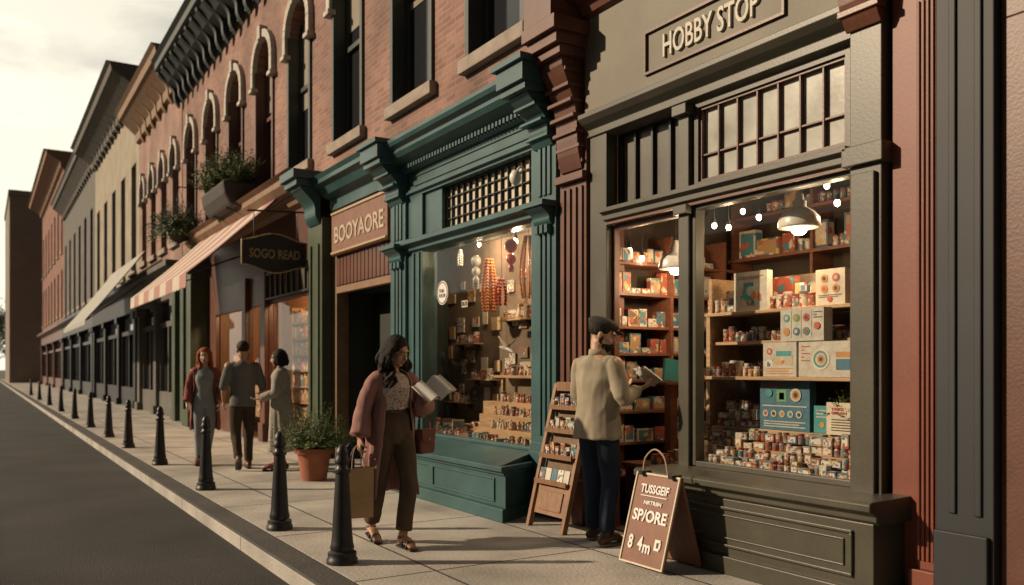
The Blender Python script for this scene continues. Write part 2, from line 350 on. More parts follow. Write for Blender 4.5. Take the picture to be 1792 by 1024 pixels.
def person(label, loc, rz, J, skin, fem=True, voxel=.007):
    P = thing('person', label, 'person', loc, rz); mb = MB()
    hc, HM = headM(J); f = .96 if fem else 1.05
    def hp(x,y,z): return V(hc)+HM @ V((x*f,y*f,z*f))
    mb.ell(hp(0,.018,.035),(.074*f,.092*f,.083*f),HM,18,12); mb.ell(hp(0,-.03,-.03),(.057*f,.062*f,.080*f),HM,18,12); mb.ell(hp(0,-.062,-.092),(.026*f,.024*f,.02*f),HM)
    mb.ell(hp(0,-.074,.03),(.05*f,.018*f,.016*f),HM); mb.limb([hp(0,-.086,.015),hp(0,-.1,-.012),hp(0,-.110,-.03),hp(0,-.09,-.04)],[.008*f,.010*f,.013*f,.009*f],8,3)
    for s in (-1,1):
        mb.ell(hp(s*.036,-.062,-.028),(.022*f,.022*f,.022*f),HM); mb.ell(hp(s*.076,.012,-.008),(.010*f,.019*f,.031*f),HM); mb.ell(hp(s*.05,-.0,-.06),(.016*f,.04*f,.025*f),HM)
    mb.ell(hp(0,-.082,-.062),(.022*f,.012*f,.012*f),HM)
    nk = V(J['neck']); nr = .05 if fem else .06
    mb.limb([nk-V((0,0,.05)),nk,hp(0,.02,-.06),hp(0,.02,-.01)],[nr*1.15,nr*.95,nr*.92,nr],14,3)
    T = J['torso']; mb.limb([t[0] for t in T],[t[1] for t in T],20,4,cap=False)
    ar = (.042,.037,.034,.032,.024) if fem else (.052,.046,.042,.038,.029)
    for sd in ('R','L'):
        sh, el, wr = V(J['sh'+sd]), V(J['el'+sd]), V(J['wr'+sd])
        mb.limb([sh,(sh+el)/2,el,(el*2+wr)/3,wr],ar,12,3)
        h = J['hand'+sd]; hand(mb, wr, h[0], h[1], h[2], h[3], .95 if fem else 1.08)
        hp_, kn, an, toe = [V(J[x+sd]) for x in ('hip','kn','an','toe')]
        mb.limb([hp_,(hp_+kn)/2,kn,(kn*2+an)/3,an],(.062,.054,.043,.042,.034),14,3)
        heel = V(J.get('heel'+sd, an+V((0,.045,-.05))))
        mb.limb([heel+V((0,-.01,.01)),(an+heel)/2,an*.55+toe*.45+V((0,0,.01)),toe],[(.028,.028),(.034,.034),(.040,.026),(.036,.014)],12,3)
        mb.limb([an+V((0,0,.03)),an*.6+heel*.4],[.034,.034],10,2)
    fuse(mb,'body',skin,P,voxel,2,smf=.45)
    e = MB(); i_ = MB()
    for s in (-1,1): e.ell(hp(s*.031,-.0775,.002),(.0125*f,.009*f,.0055*f),HM); i_.ell(hp(s*.031,-.0842,.001),(.0052*f,.003*f,.0050*f),HM)
    eo = build(e,'eyes',eyew,P,2,world=False); build(i_,'irises',eyed,eo,2,world=False)
    l = MB(); l.ell(hp(0,-.0925,-.060),(.021*f,.006*f,.005*f),HM); l.ell(hp(0,-.0905,-.067),(.017*f,.006*f,.005*f),HM); build(l,'lips',lipm,P,2,world=False)
    bw = MB()
    for s in (-1,1): bw.limb([hp(s*.014,-.091,.022),hp(s*.032,-.089,.028),hp(s*.05,-.078,.022)],[(.003,.003),(.004,.004),(.002,.002)],6,3)
    build(bw,'eyebrows',J['hairm'],P,2,world=False)
    return P, hp, HM
def hair(P, J, hp, m, length, n, a0=52, wave=.012, rad=.02, out=1.0, seed=1, cap=(.083,.094,.085), vox=.008, hang=0):
    rnd = random.Random(seed); mb = MB(); hc, HM = headM(J)
    mb.ell(hp(0,.028,.042),cap,HM,20,12); base_ = V(J['headc'])
    if length > 0:
        for i in range(n):
            a = radians(a0+(360-2*a0)*(i+rnd.random()*.6)/n); sx, cy = sin(a), -cos(a)
            p0 = hp(.03*sx,.03+.02*cy,.118); p1 = hp(.085*sx,.02+.09*cy,.055); p2 = hp(.094*sx*out,.022+.095*cy*out,-.04)
            L = length*rnd.uniform(.75,1.12); ph = rnd.uniform(0,6.28); pts = [p0,p1,p2]
            for k in range(1,5):
                t = k/4; q = p2+V((0,0,-L*t)); q.x += (base_.x-p2.x)*.15*t+wave*1.6*sin(ph+k*1.9); q.y += wave*1.6*cos(ph+k*1.9)+hang*t; pts.append(q)
            mb.limb(pts,[rad*.5,rad*.8,rad,rad,rad*.95,rad*.75,rad*.3],8,4)
    return fuse(mb,'hair',m,P,vox,0,.003,(60,60,14))
def top(P, J, m, R_, sleeve=1.0, name='shirt', arm=(.07,.058,.05,.043), hemfold=.006, vox=.010, fs=(7,7,4)):
    mb = MB(); mb.limb([r[0] for r in R_],[r[1] for r in R_],22,4,cap=False)
    for sd in ('R','L'):
        sh, el, wr = V(J['sh'+sd]), V(J['el'+sd]), V(J['wr'+sd]); inn = sh+V((-.09 if sh.x > 0 else .09,0,-.005)); sh = sh+V((.012 if sh.x < 0 else -.012,0,-.02))
        pts = [inn,sh,(sh+el)/2,el]; rd = [arm[0]*.85,arm[0]*.88,arm[1],arm[2]]
        if sleeve > 0: pts.append(el+(wr-el)*sleeve); rd.append(arm[3])
        mb.limb(pts,rd,14,4,cap=False)
    return fuse(mb,name,m,P,vox,4,hemfold,fs)
def trousers(P, J, m, rads, waist, vox=.011, fold=.006, cut=.05):
    mb = MB(); mb.limb([w[0] for w in waist],[w[1] for w in waist],20,3,cap=False)
    for sd in ('R','L'):
        hp_, kn, an = [V(J[x+sd]) for x in ('hip','kn','an')]; e = an+(kn-an).normalized()*cut
        mb.limb([hp_+V((0,0,.0)),hp_*.6+kn*.4,kn,(kn+e)/2,e],rads,16,4,cap=False)
    return fuse(mb,'trousers',m,P,vox,3,fold,(10,10,3))
def shoes(P, J, m, sole, name='shoe'):
    for sd in ('R','L'):
        mb = MB(); so = MB()
        an, toe = V(J['an'+sd]), V(J['toe'+sd]); heel = V(J.get('heel'+sd, an+V((0,.045,-.05))))
        mb.limb([heel+V((0,0,.012)),(an+heel)/2,an*.5+toe*.5+V((0,0,.012)),toe+V((0,0,.003))],[(.035,.038),(.042,.046),(.047,.034),(.040,.020)],14,3); mb.limb([an+V((0,0,.03)),(an+heel)/2],[.043,.04],12,2)
        so.limb([heel+V((0,0,-.02)),(heel+toe)/2+V((0,0,-.022)),toe+V((0,-.01,-.016))],[(.036,.010),(.044,.010),(.042,.009)],14,3)
        o = build(mb,name,m,P,2,world=False); build(so,'sole',sole,o,2,world=False)
def shell(mb, rings, n=56, folds=(7,2.3)):
    vs = []; fs = []; nr = len(rings); sub = 6; RR = []
    for i in range(nr-1):
        for k in range(sub):
            t = k/sub; u = t*t*(3-2*t); RR.append([rings[i][j]*(1-u)+rings[i+1][j]*u for j in range(7)])
    RR.append(list(rings[-1]))
    for (cx,cy,z,rx_,ry_,g,fa) in RR:
        for k in range(n+1):
            a = g+(2*pi-2*g)*k/n; q = 1+fa*(sin(folds[0]*a+1+z*1.5)+.6*sin(folds[0]*1.9*a+folds[1]+z*3))
            vs.append((cx+rx_*sin(a)*q, cy-ry_*cos(a)*q, z+.012*sin(3*a)*fa*10))
    for i in range(len(RR)-1):
        for k in range(n): a = i*(n+1)+k; fs.append((a,a+1,a+n+2,a+n+1))
    mb.add(vs,fs)
def coat(P, J, m, rings, arm, sleeve=1.0, name='coat'):
    b = MB(); shell(b, rings)
    for sd in ('R','L'):
        sh, el, wr = V(J['sh'+sd]), V(J['el'+sd]), V(J['wr'+sd]); inn = sh+V((-.07 if sh.x > 0 else .07,0,.0)); e = el+(wr-el)*sleeve
        b.limb([inn,sh+V((.012 if sh.x < 0 else -.012,0,-.02)),(sh+el)/2,el,(el+e)/2,e],arm,20,7,cap=False)
    for i, v in enumerate(b.v):
        p = V(v); d = .006-abs(noise.noise(V((p.x*14,p.y*14,p.z*7))))*.022+noise.noise(V((p.x*30,p.y*30,p.z*14)))*.004; b.v[i] = (p.x+d,p.y+d*.7,p.z)
    o = build(b,name,m,P,2,world=False); s = o.modifiers.new('S','SOLIDIFY'); s.thickness = .008; s.offset = 0; return o
def T_(*r): return [((x,y,z),(a,b)) for x,y,z,a,b in r]

W = dict(headc=V((.02,-.045,1.515)), yaw=radians(24), pitch=radians(22), neck=(0.005,.0,1.37), hairm=hairm('black_hair',(.012,.009,.008)))
W.update(torso=T_((0,0,.84,.10,.08),(0,0,.92,.14,.10),(0,0,1.05,.108,.08),(0,-.005,1.2,.128,.095),(0,0,1.3,.140,.075),(0,0,1.35,.078,.058)),
 shR=(-.155,.0,1.305), elR=(-.225,.045,1.06), wrR=(-.275,.0,.85), handR=((-.1,-.1,-1),(1,0,0),(0,-1,0),.75),
 shL=(.155,.0,1.305), elL=(.235,.02,1.055), wrL=(.215,-.15,1.10), handL=((-.05,-1,.35),(-.3,.1,1),(1,0,0),.55),
 hipR=(-.08,.0,.87), knR=(-.11,.03,.47), anR=(-.10,.20,.12), toeR=(-.10,.075,.03), heelR=(-.10,.235,.085),
 hipL=(.08,-.01,.87), knL=(.075,-.13,.48), anL=(.01,-.17,.085), toeL=(.02,-.315,.03), heelL=(.005,-.125,.04))
P, hp, HM = person('woman in long mauve cardigan walking and reading an open booklet', (2.75,6.22,.0), 0, W, skinm('warm_brown_skin',(.42,.235,.15)))
hair(P,W,hp,W['hairm'],.30,50,60,.024,.018,1.16,3,vox=.0065)
top(P,W,cloth('patterned_blouse',(.55,.48,.43),.08,.8,(.22,.11,.09)),T_((0,0,1.02,.128,.10),(0,-.002,1.1,.135,.108),(0,-.008,1.2,.150,.118),(0,-.002,1.29,.152,.095),(0,.0,1.345,.085,.068)),-.0,arm=(.062,.052,.046,.04),name='blouse')
trousers(P,W,cloth('olive_trousers',(.095,.07,.05)),[(.086,.098),(.083,.088),(.066,.072),(.062,.068),(.060,.064)],T_((0,0,.80,.135,.10),(0,0,.88,.158,.118),(0,0,.96,.152,.115),(0,0,1.06,.124,.098)),fold=.010)
build(MB().limb([(0,0,1.035),(0,0,1.075)],[(.134,.108),(.131,.105)],28,1,cap=False),'belt',mat('brown_leather',(.07,.03,.02),.4),P,2,world=False)
coat(P,W,cloth('dusty_pink_cardigan',(.30,.165,.15)),[(0,.01,1.375,.075,.06,.6,.0),(0,.005,1.345,.135,.085,.75,.0),(0,.0,1.28,.165,.112,.72,.01),(0,.0,1.1,.158,.12,.66,.025),(0,.02,.92,.182,.145,.68,.04),(0,.05,.65,.20,.17,.76,.06),(0,.06,.38,.222,.195,.82,.085)],[.060,.062,.062,.062,.070,.078],.92,'cardigan')
for sd in ('R','L'):
    b = MB(); an, toe = V(W['an'+sd]), V(W['toe'+sd]); heel = V(W['heel'+sd])
    b.limb([heel+V((0,.01,-.028)),(heel+toe)/2+V((0,0,-.022)),toe+V((0,-.025,-.018))],[(.034,.009),(.040,.010),(.042,.009)],14,3)
    for t, h in ((.85,.036),(.55,.05)):
        c = heel*(1-t)+toe*t; b.limb([c+V((-.042,0,-.012)),c+V((-.03,0,h*.7)),c+V((0,0,h)),c+V((.03,0,h*.7)),c+V((.042,0,-.012))],[(.012,.005)]*5,8,3,side=(0,1,0))
    b.limb([an+V((.036*cos(a),.036*sin(a),.0)) for a in [i*pi/5 for i in range(11)]],[.007]*11,6,1)
    build(b,'sandal',mat('black_leather',(.015,.012,.012),.35),P,2,world=False)
K = thing('booklet','open white booklet held by the woman in the mauve cardigan','booklet',(2.75+.235,6.22-.235,1.19),radians(12))
def book(K, w, h, tilt, m, cover, roll=0):
    b = MB(); c = MB(); Rt = Matrix.Rotation(roll,3,'Y') @ Matrix.Rotation(tilt,3,'X'); n_ = 8
    for s in (-1,1):
        for layer in range(4):
            vs = []
            for i in range(n_+1):
                u = i/n_; x = s*w*u*(1-.02*layer); y = -.035*sin(pi*min(1,u*1.2))*(1+.35*layer)*.7 + .05*u*(-1)
                for z in (-h/2,h/2): vs.append(Rt @ V((x,y-.002*layer,z)))
            (b if layer else c).add(vs,[(2*i,2*i+1,2*i+3,2*i+2) for i in range(n_)])
    o = build(c,'cover',cover,K,2,world=False); s_ = o.modifiers.new('S','SOLIDIFY'); s_.thickness = .003; o = build(b,'pages',m,K,2,world=False)
book(K,.15,.2,radians(-52),M['white'],mat('booklet_cover',(.5,.48,.44),.6),radians(-18))
K = thing('paper_bag','brown paper shopping bag hanging from the walking woman\'s hand','bag',(2.75-.30,6.22-.0,.24),radians(-8))
b = MB(); b.add([(-.115,-.06,0),(.115,-.06,0),(.115,.06,0),(-.115,.06,0),(-.12,-.058,.38),(.12,-.058,.38),(.12,.058,.38),(-.12,.058,.38),(-.11,0,.38),(.11,0,.38),(-.112,0,.02),(.112,0,.02)],[(0,3,2,1),(0,1,5,4),(2,3,7,6),(1,11,9,5),(11,2,6,9),(3,10,8,7),(10,0,4,8)])
o = build(b,'paper_body',M['kraft'],K,world=False); s_ = o.modifiers.new('S','SOLIDIFY'); s_.thickness = .003
for y in (-.055,.055):
    b = MB(); b.limb([(-.05,y,.37),(-.035,y*.5,.48),(.0,y*.2,.545),(.035,y*.5,.48),(.05,y,.37)],[.004]*5,6,4); build(b,'handle',M['cotton'],K,2,world=False)
K = thing('small_navy_bag','small navy bag hanging behind the brown paper bag','bag',(2.75-.34,6.22+.07,.56),radians(10)); b = MB(); b.limb([(0,0,0),(0,0,.1),(0,0,.2)],[(.05,.03),(.055,.03),(.03,.015)]); build(b,'pouch',cloth('navy_fabric',(.02,.03,.07)),K,2,world=False); build(MB().limb([(-.03,0,.19),(0,-.03,.25),(.03,0,.19)],[.005]*3,6,4),'strap',M['black'],K,2,world=False)
K = thing('handbag','brown leather handbag at the walking woman\'s hip','bag',(2.75+.262,6.22-.03,.70),radians(25)); lm = mat('brown_bag_leather',(.12,.04,.03),.45)
b = MB(); b.prism([(-.09,0),(.09,0),(.098,.06),(.09,.20),(-.09,.20),(-.098,.06)],-.038,.038,'y'); build(b,'pouch',lm,K,bevel=.02,world=False)
b = MB(); b.prism([(-.088,.205),(.088,.205),(.08,.11),(.05,.09),(-.05,.09),(-.08,.11)],-.046,-.036,'y'); build(b,'flap',lm,K,bevel=.004,world=False)
build(MB().ell((0,-.05,.115),(.01,.006,.01)),'clasp',M['gold'],K,2,world=False)
build(MB().limb([(-.08,0,.2),(-.065,.0,.29),(-.02,.0,.345),(.02,.0,.345),(.065,.0,.29),(.08,0,.2)],[(.004,.009)]*6,8,4),'strap',lm,K,2,world=False)

D = dict(headc=V((-.02,-.035,1.645)), yaw=radians(-52), pitch=radians(18), neck=(0,.0,1.5), hairm=hairm('dark_hair',(.018,.013,.010)))
D.update(torso=T_((0,0,.88,.11,.09),(0,0,.98,.14,.10),(0,0,1.12,.135,.10),(0,0,1.3,.16,.11),(0,.01,1.42,.165,.085),(0,.0,1.48,.085,.065)),
 shR=(-.20,.01,1.42), elR=(-.27,-.0,1.15), wrR=(-.23,-.235,1.22), handR=((-.1,-1,.3),(.1,.2,1),(-1,0,0),.5),
 shL=(.20,.01,1.42), elL=(.25,-.06,1.15), wrL=(.05,-.27,1.22), handL=((-.6,-.8,.2),(-.1,.2,1),(1,0,0),.5),
 hipR=(-.088,0,.90), knR=(-.115,-.02,.5), anR=(-.13,.05,.085), toeR=(-.15,-.11,.03), hipL=(.088,0,.90), knL=(.10,-.05,.5), anL=(.11,-.07,.085), toeL=(.13,-.23,.03))
MX, MY, MR = 4.15, 5.41, radians(100)
P, hp, HM = person('man in flat cap and beige shirt reading a book at the hobby shop doorway', (MX,MY,.0), MR, D, skinm('light_brown_skin',(.45,.27,.18)), False)
hair(P,D,hp,D['hairm'],0,0,cap=(.087,.10,.082))
b = MB(); b.ell(hp(0,-.045,-.078),(.061,.052,.047),HM); b.ell(hp(0,-.015,-.065),(.069,.052,.03),HM); b.limb([hp(-.03,-.092,-.05),hp(0,-.1,-.045),hp(.03,-.092,-.05)],[.008]*3,8,3); b.ell(hp(.066,.0,-.03),(.01,.02,.035),HM); b.ell(hp(-.066,.0,-.03),(.01,.02,.035),HM); fuse(b,'beard',D['hairm'],P,.006,1,.003,(70,70,40))
b = MB(); b.ell(hp(0,.02,.085),(.112,.128,.05),HM,24,12); b.ell(hp(0,.03,.06),(.095,.106,.047),HM,24,12); b.limb([hp(-.05,-.085,.055),hp(0,-.125,.048),hp(.05,-.085,.055)],[(.012,.006),(.03,.007),(.012,.006)],12,4); fuse(b,'flat_cap',cloth('cap_wool',(.045,.042,.038)),P,.006,2,.002,(30,30,30))
sm_ = cloth('beige_shirt',(.31,.27,.205))
top(P,D,sm_,T_((0,.005,.83,.212,.165),(0,.005,.95,.198,.155),(0,.0,1.12,.178,.138),(0,.0,1.28,.192,.140),(0,.01,1.40,.186,.115),(0,.008,1.455,.13,.09),(0,.008,1.485,.085,.072)),.55,arm=(.078,.070,.064,.056),hemfold=.012)
nk = V(D['neck']); o = build(MB().limb([nk+V((0,.005,-.02)),nk+V((0,.008,.035))],[(.078,.07),(.068,.062)],18,1,cap=False),'collar',sm_,P,2,world=False)
for sd in ('R','L'):
    el_, wr = V(D['el'+sd]), V(D['wr'+sd]); build(MB().limb([el_+(wr-el_)*.5,el_+(wr-el_)*.72],[.058,.055],16,1,cap=False),'cuff',sm_,P,2,world=False)
trousers(P,D,cloth('dark_blue_jeans',(.022,.032,.055)),[(.088,.10),(.088,.094),(.072,.076),(.066,.068),(.062,.064)],T_((0,0,.82,.15,.115),(0,0,.90,.165,.128),(0,0,.98,.162,.122)),cut=.02)
shoes(P,D,mat('brown_shoe_leather',(.075,.038,.024),.45),mat('pale_sole',(.35,.32,.28),.7))
K = thing('open_book','open book with white pages held by the man in the flat cap','book',(MX,MY,0),MR-radians(25)); K.location = V((MX,MY,1.285))+Matrix.Rotation(MR,3,'Z') @ V((-.17,-.37,0))
book(K,.12,.19,radians(-55),M['white'],mat('book_boards',(.42,.40,.36),.6))

G1 = dict(headc=V((0,.0,1.63)), yaw=0, pitch=radians(5), neck=(0,.01,1.5), hairm=hairm('short_dark_hair',(.03,.02,.014)))
G1.update(torso=D['torso'], shR=(-.19,.01,1.42), elR=(-.25,.04,1.15), wrR=(-.25,-.08,.93), handR=((0,-.3,-1),(1,0,0),(0,-1,0),.4), shL=(.19,.01,1.42), elL=(.25,.03,1.15), wrL=(.24,-.10,.95), handL=((0,-.3,-1),(-1,0,0),(0,-1,0),.4),
 hipR=(-.088,0,.90), knR=(-.09,-.1,.5), anR=(-.085,-.08,.085), toeR=(-.09,-.24,.03), hipL=(.088,0,.90), knL=(.09,0,.49), anL=(.075,.2,.17), toeL=(.07,.13,.035), heelL=(.075,.245,.15))
P, hp, HM = person('man in grey shirt seen from behind between two women', (3.04,11.9,.0), radians(172), G1, skinm('tanned_skin',(.42,.24,.16)), False, .011)
hair(P,G1,hp,G1['hairm'],0,0,cap=(.086,.097,.087))
top(P,G1,cloth('grey_shirt',(.15,.15,.145)),T_((0,.005,.86,.182,.14),(0,0,1.0,.168,.13),(0,0,1.12,.162,.125),(0,.0,1.28,.18,.13),(0,.01,1.40,.178,.108),(0,.008,1.455,.12,.085),(0,.008,1.485,.08,.07)),.2,arm=(.072,.064,.058,.052),vox=.013)
trousers(P,G1,cloth('brown_chinos',(.065,.05,.037)),[(.085,.098),(.086,.09),(.070,.072),(.063,.065),(.058,.058)],T_((0,0,.82,.14,.11),(0,0,.9,.16,.125),(0,0,.98,.155,.12)),.013,cut=.02)
tanb = mat('tan_boots',(.14,.06,.03),.5)
shoes(P,G1,tanb,M['black'])
G2 = dict(headc=V((.0,-.02,1.56)), yaw=radians(0), pitch=radians(5), neck=(0,0,1.41), hairm=hairm('red_hair',(.30,.07,.022)))
G2.update(torso=[((a[0][0],a[0][1],a[0][2]+.04),a[1]) for a in W['torso']], shR=(-.155,0,1.345), elR=(-.215,.02,1.1), wrR=(-.23,-.06,.9), handR=((0,-.2,-1),(1,0,0),(0,-1,0),.4), shL=(.155,0,1.345), elL=(.215,.0,1.1), wrL=(.21,-.1,.9), handL=((0,-.2,-1),(-1,0,0),(0,-1,0),.4),
 hipR=(-.08,0,.9), knR=(-.085,-.02,.48), anR=(-.08,.0,.085), toeR=(-.09,-.14,.03), hipL=(.08,0,.9), knL=(.075,-.05,.49), anL=(.03,-.14,.085), toeL=(.03,-.28,.03))
P, hp, HM = person('red haired woman in rose cardigan and pale jeans facing the camera', (2.72,12.75,0), radians(-18), G2, skinm('fair_skin',(.55,.36,.28)), True, .011)
hair(P,G2,hp,G2['hairm'],.40,30,60,.014,.020,1.0,5,vox=.010)
top(P,G2,cloth('teal_grey_top',(.30,.34,.34)),T_((0,0,.92,.150,.115),(0,0,1.08,.130,.105),(0,-.008,1.24,.150,.115),(0,0,1.33,.150,.092),(0,0,1.39,.082,.066)),-.0,arm=(.06,.052,.046,.04),vox=.013)
trousers(P,G2,cloth('pale_jeans',(.28,.30,.32)),[(.085,.09),(.08,.084),(.064,.066),(.056,.058),(.052,.052)],T_((0,0,.82,.13,.1),(0,0,.9,.158,.118),(0,0,1.0,.14,.105)),.013)
coat(P,G2,cloth('rose_cardigan',(.25,.09,.075)),[(0,.01,1.415,.075,.06,.6,.0),(0,.005,1.385,.135,.085,.85,.0),(0,.0,1.32,.165,.112,.9,.01),(0,.0,1.1,.16,.12,.95,.02),(0,.02,.92,.19,.14,1.0,.04),(0,.04,.5,.20,.17,1.05,.06)],[.058,.06,.058,.055,.055,.055],.92,'cardigan')
shoes(P,G2,tanb,M['black'])
G3 = dict(headc=V((.0,-.03,1.52)), yaw=radians(0), pitch=radians(8), neck=(0,0,1.37), hairm=W['hairm'])
G3.update(torso=W['torso'], shR=(-.155,0,1.305), elR=(-.2,-.02,1.06), wrR=(-.17,-.22,1.02), handR=((.1,-1,.0),(0,0,1),(1,0,0),.4), shL=(.155,0,1.305), elL=(.2,-.03,1.06), wrL=(.15,-.23,.98), handL=((-.1,-1,-.1),(0,0,1),(-1,0,0),.4),
 hipR=(-.085,0,.87), knR=(-.08,.0,.47), anR=(-.07,.02,.085), toeR=(-.08,-.12,.03), hipL=(.085,0,.87), knL=(.07,-.04,.47), anL=(.06,-.06,.085), toeL=(.06,-.2,.03))
P, hp, HM = person('dark haired woman in long pale grey coat standing right of the man', (3.44,11.5,0), radians(-118), G3, skinm('olive_skin',(.46,.29,.2)), True, .011)
hair(P,G3,hp,G3['hairm'],.08,26,55,.006,.022,1.02,9,vox=.010)
coat(P,G3,cloth('pale_grey_coat',(.33,.31,.275)),[(0,.01,1.385,.068,.06,.25,.0),(0,.005,1.345,.14,.088,.2,.0),(0,.0,1.28,.165,.115,.15,.01),(0,.0,1.08,.15,.12,.08,.02),(0,.01,.9,.172,.142,.08,.03),(0,.02,.6,.185,.165,.12,.06),(0,.02,.26,.205,.185,.2,.07)],[.058,.062,.06,.058,.055,.054],.9)
shoes(P,G3,mat('dark_red_shoes',(.16,.03,.02),.4),M['black'])

# ------------------------------------------------------------------ ground
struct(MB().box(-600,600,-300,900,-.6,-.128), 'ground', M['earth'])
struct(MB().box(-8.0,1.83,-12,400,-.4,-.12), 'road', M['asphalt'])
struct(MB().box(2.06,13,-12,130,-.3,0), 'pavement', M['slab'])
struct(MB().box(1.82,2.058,-12,130,-.3,.004), 'kerb', M['kerb'], bevel=.02)
struct(MB().box(-12,-8.0,-12,130,-.3,0), 'pavement_opposite', M['slab'])

# ------------------------------------------------------------------ facade helpers
def wall_holes(mb, x0, x1, y0, y1, z0, z1, holes):
    ys = sorted({y0,y1,*[h[0] for h in holes],*[h[1] for h in holes]}); zs = sorted({z0,z1,*[h[2] for h in holes],*[h[3] for h in holes]})
    for i in range(len(ys)-1):
        run = None
        for j in range(len(zs)-1):
            cy, cz = (ys[i]+ys[i+1])/2, (zs[j]+zs[j+1])/2
            solid = not any(h[0]<cy<h[1] and h[2]<cz<h[3] for h in holes)
            if solid:
                if run is None: run = zs[j]
            elif run is not None: mb.box(x0,x1,ys[i],ys[i+1],run,zs[j]); run = None
        if run is not None: mb.box(x0,x1,ys[i],ys[i+1],run,z1)
def arch_fill(mb, x0, x1, yc, w, zs, zt, rise, n=12):
    P = [(yc-w/2*cos(pi*i/n), zs+rise*sin(pi*i/n)) for i in range(n+1)]
    for i in range(n):
        a, b = P[i], P[i+1]; mb.prism([a, b, (b[0],zt+.001), (a[0],zt+.001)], x0, x1, 'x')
def arch_hood(mb, x0, x1, yc, w, zs, rise, t=.15, drop=.3, n=14):
    for i in range(n):
        a, b = pi*i/n, pi*(i+1)/n; r1, r2 = w/2, w/2+t
        q = [(yc-r1*cos(a), zs+rise*sin(a)), (yc-r1*cos(b), zs+rise*sin(b)), (yc-r2*cos(b), zs+(rise+t)*sin(b)), (yc-r2*cos(a), zs+(rise+t)*sin(a))]
        mb.prism(q, x0, x1, 'x')
    for s in (-1, 1):
        c = yc+s*(w/2+t/2); mb.box(x0, x1, c-t/2, c+t/2, zs-drop, zs); mb.box(x0-.03, x1, c-t/2-.04, c+t/2+.04, zs-drop-.08, zs-drop)
    mb.box(x0-.04, x1, yc-.09, yc+.09, zs+rise-.03, zs+rise+t+.08)
def window(parent, x, y0, y1, z0, z1, fm, sillm, xs=None, sill=True, blind=0):
    b = MB(); t = .085
    b.box(x, x+.1, y0, y0+t, z0, z1); b.box(x, x+.1, y1-t, y1, z0, z1); b.box(x, x+.1, y0+t, y1-t, z0, z0+t); b.box(x, x+.1, y0+t, y1-t, z1-t, z1)
    zm = (z0+z1)/2; b.box(x-.01, x+.08, y0+t, y1-t, zm-.04, zm+.04)
    o = build(b, 'window', fm, parent, bevel=.006)
    build(MB().box(x+.05, x+.06, y0+.03, y1-.03, z0+.03, z1-.03), 'pane', M['pane'], o)
    if blind: build(MB().box(x+.04, x+.046, y0+t, y1-t, z1-(z1-z0)*blind, z1-t), 'blind', M['blind'], o)
    if sill: build(MB().box(xs-.1, x+.02, y0-.12, y1+.12, z0-.16, z0-.004), 'sill', sillm, o, bevel=.012)
    return o
def cornice(mb, prof, xb, y0, y1):
    mb.prism(prof+[(xb, prof[-1][1]), (xb, prof[0][1])], y0, y1, 'y')
def scroll(xb, xo, z0, z1, n=14):
    P = []
    for i in range(n+1):
        t = i/n; f = t**1.5+.13*sin(2.6*pi*t)*(1-t*.5)
        P.append((xb-.02-(xb-xo-.02)*max(0,min(1,f)), z0+(z1-z0)*t))
    return [(xb, z0)]+P+[(xb, z1)]
def repeat(mb, name, m, parent, ys_):
    o = build(mb, name, m, parent); out = [o]
    for y in ys_[1:]:
        c = o.copy(); C.objects.link(c); c.parent = parent; c.location = (0, y-ys_[0], 0); out.append(c)
    return out

# ================================================================== BRICK BUILDING
F = thing('brick_building', 'long pink brown brick building with arched hooded windows above the teal shopfront', 'building', (8,15,0))
wy = [23.0,20.75,18.5,16.35,14.25,12.0,9.8,7.75]; ww = 1.12; zs, rise, zb = 7.15, .5, 4.8
holes = [(y-ww/2, y+ww/2, zb, zs+rise) for y in wy]
b = MB(); wall_holes(b, 4.6, 5.0, 6.5, 24.2, 4.3, 9.3, holes); b.box(5.0, 12, 6.5, 24.2, 4.05, 9.3)
for y in wy: arch_fill(b, 4.6, 5.0, y, ww, zs, zs+rise, rise)
build(b, 'wall', M['brick'], F)
for i, y in enumerate(wy):
    fm = M['wingreen'] if i > 3 else M['winred']
    window(F, 4.76, y-ww/2, y+ww/2, zb, zs+rise, fm, M['stone'], 4.6, blind=(.35,.5,.3,.45,.62,.4,.55,.5)[i])
    h = MB(); arch_hood(h, 4.5, 4.6, y, ww, zs, rise); build(h, 'window_hood', M['hood'], F, bevel=.01)
    j = MB()
    j.box(4.56, 4.77, y-ww/2-.05, y-ww/2+.03, zb, zs); j.box(4.56, 4.77, y+ww/2-.03, y+ww/2+.05, zb, zs)
    build(j, 'window_casing', fm, F)
b = MB(); cornice(b, [(4.6,8.5),(4.5,8.55),(4.5,8.75),(4.2,8.95),(4.0,9.2),(3.9,9.25),(3.9,9.42),(3.8,9.5)], 5.2, 6.5, 24.25)
build(b, 'cornice', M['bracketdark'], F, bevel=.01)
yy = [6.8+k*.597 for k in range(30)]
b = MB(); b.prism(scroll(4.52, 3.95, 8.35, 9.2), yy[0], yy[0]+.16, 'y'); repeat(b, 'cornice_bracket', M['bracketdark'], F, yy)

